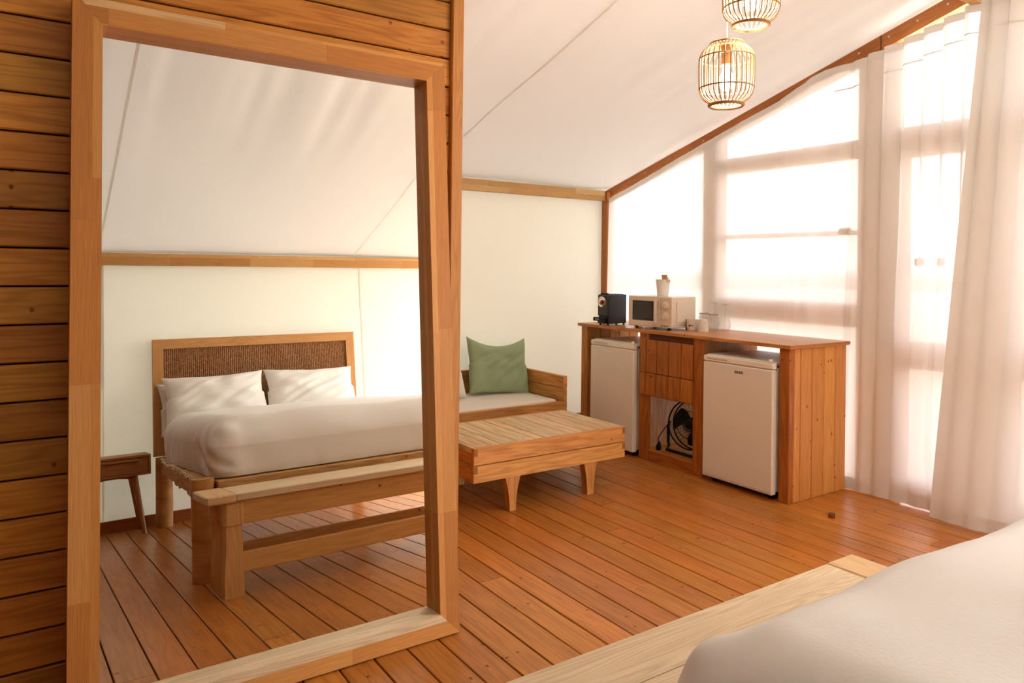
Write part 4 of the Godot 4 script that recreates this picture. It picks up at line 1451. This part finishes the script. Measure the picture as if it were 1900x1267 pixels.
	for g in [[4.300, -3.655, "upturned wine glass behind the tumblers"], [4.228, -3.503, "upturned wine glass standing nearest the end of the row"]]:
		o = thing("wine_glass", g[2], "glass", Vector3(g[0], Y, g[1]), 0.0, "upturned wine glasses on the worktop")
		st = begin()
		lathe(st, PackedVector2Array([Vector2(0.031, 0.0), Vector2(0.033, 0.0), Vector2(0.040, 0.03), Vector2(0.040, 0.055), Vector2(0.030, 0.085), Vector2(0.010, 0.102), Vector2(0.004, 0.110)]), 28)
		put("bowl", st, glass, o)
		st = begin()
		lathe(st, PackedVector2Array([Vector2(0.007, 0.104), Vector2(0.0035, 0.115), Vector2(0.003, 0.170), Vector2(0.005, 0.186)]), 14)
		var gs := plain(Color(0.90, 0.87, 0.82), 0.08)
		gs.transparency = BaseMaterial3D.TRANSPARENCY_ALPHA
		gs.albedo_color.a = 0.45
		put("stem", st, gs, o)
		st = begin()
		lathe(st, PackedVector2Array([Vector2(0.004, 0.185), Vector2(0.015, 0.1905), Vector2(0.033, 0.1925), Vector2(0.034, 0.1938), Vector2(0.015, 0.1945), Vector2(0, 0.195)]), 28)
		put("foot", st, gs, o)

func build_pendants() -> void:
	var cane := plain(Color(0.70, 0.57, 0.42), 0.6)
	for p in [[Vector3(2.277, 2.005, -1.894), "round bamboo cage pendant lamp hanging lower on a pale cord"], [Vector3(2.268, 2.282, -1.775), "bamboo cage pendant lamp hanging higher, cut by the picture edge"]]:
		var o := thing("pendant_lamp", p[1], "lamp", p[0], 0.0, "bamboo pendant lamps under the ridge")
		var prof := func(t: float) -> Vector2:  # t from bottom ring to top ring
			var y := lerpf(0.008, 0.245, t)
			var r := 0.105 * pow(maxf(0.0, 1.0 - pow(absf(2.0 * t - 1.0), 5.0)), 0.5) * (1.0 - 0.03 * (1.0 - t))
			return Vector2(maxf(r, 0.062 if t < 0.5 else 0.062), y)
		var st := begin()
		var inner := begin()
		for k in 30:
			var a := TAU * k / 30
			var pts := PackedVector3Array()
			for i in 25:
				var q: Vector2 = prof.call(0.5 - 0.5 * cos(PI * i / 24.0))
				pts.append(Vector3(cos(a) * q.x, q.y, sin(a) * q.x))
			tube(st, pts, 0.0030, 5)
		put("bamboo_ribs", st, cane, o).set_meta("kind", "stuff")
		for h in [[0.0, 0.0075], [0.27, 0.0032], [0.76, 0.0032], [1.0, 0.0045]]:
			st = begin()
			var q: Vector2 = prof.call(h[0])
			var pts := PackedVector3Array()
			for i in 36: pts.append(Vector3(cos(TAU * i / 36) * (q.x + 0.001), q.y, sin(TAU * i / 36) * (q.x + 0.001)))
			tube(st, pts, h[1], 7, true)
			put("ring", st, plain(Color(0.64, 0.47, 0.31), 0.6), o)
		st = begin()
		lathe(st, PackedVector2Array([Vector2(0, 0.25), Vector2(0.02, 0.25), Vector2(0.045, 0.243), Vector2(0.045, 0.238), Vector2(0.022, 0.238), Vector2(0.020, 0.165), Vector2(0.015, 0.160), Vector2(0, 0.160)]), 20)
		put("socket", st, plain(Color(0.55, 0.42, 0.30), 0.5), o)
		st = begin()
		lathe(st, PackedVector2Array([Vector2(0.0, 0.062), Vector2(0.015, 0.066), Vector2(0.027, 0.082), Vector2(0.030, 0.098), Vector2(0.026, 0.118), Vector2(0.015, 0.142), Vector2(0.013, 0.160), Vector2(0, 0.160)]), 22)
		var bm := plain(Color(1, 0.95, 0.85), 0.4)
		bm.emission_enabled = true
		bm.emission = Color(1.0, 0.95, 0.86)
		bm.emission_energy_multiplier = 9.0
		put("bulb", st, bm, o, "glowing bulb")
		var l := OmniLight3D.new()
		l.name = "bulb_light"
		l.light_color = Color(1.0, 0.93, 0.82)
		l.light_energy = 0.1
		l.light_size = 0.025
		l.omni_range = 12.0
		l.omni_attenuation = 2.0
		l.shadow_enabled = true
		o.add_child(l)
		l.position = Vector3(0, 0.10, 0)
		st = begin()
		tube(st, PackedVector3Array([Vector3(0, 0.248, 0), Vector3(0, (RIDGE_Y - 0.16 if absf(p[0].z - RIDGE_Z) < 0.03 else roof_y(p[0].z) - 0.005) - p[0].y, 0)]), 0.0028, 8)
		put("cord", st, plain(Color(0.93, 0.88, 0.80), 0.6), o)

func build_floor_bits() -> void:
	var st := begin()
	box(st, Vector3(0, 0.0125, 0), Vector3(0.03, 0.025, 0.035), 2, 0.002)
	var b := put("wood_block", st, wood("fine", Color(0.52, 0.32, 0.18), 0.6))
	b.position = Vector3(3.771, 0.0, -2.37)
	b.rotation.y = 0.5
	meta(b, "small brown offcut of wood lying alone on the floorboards", "wood block")
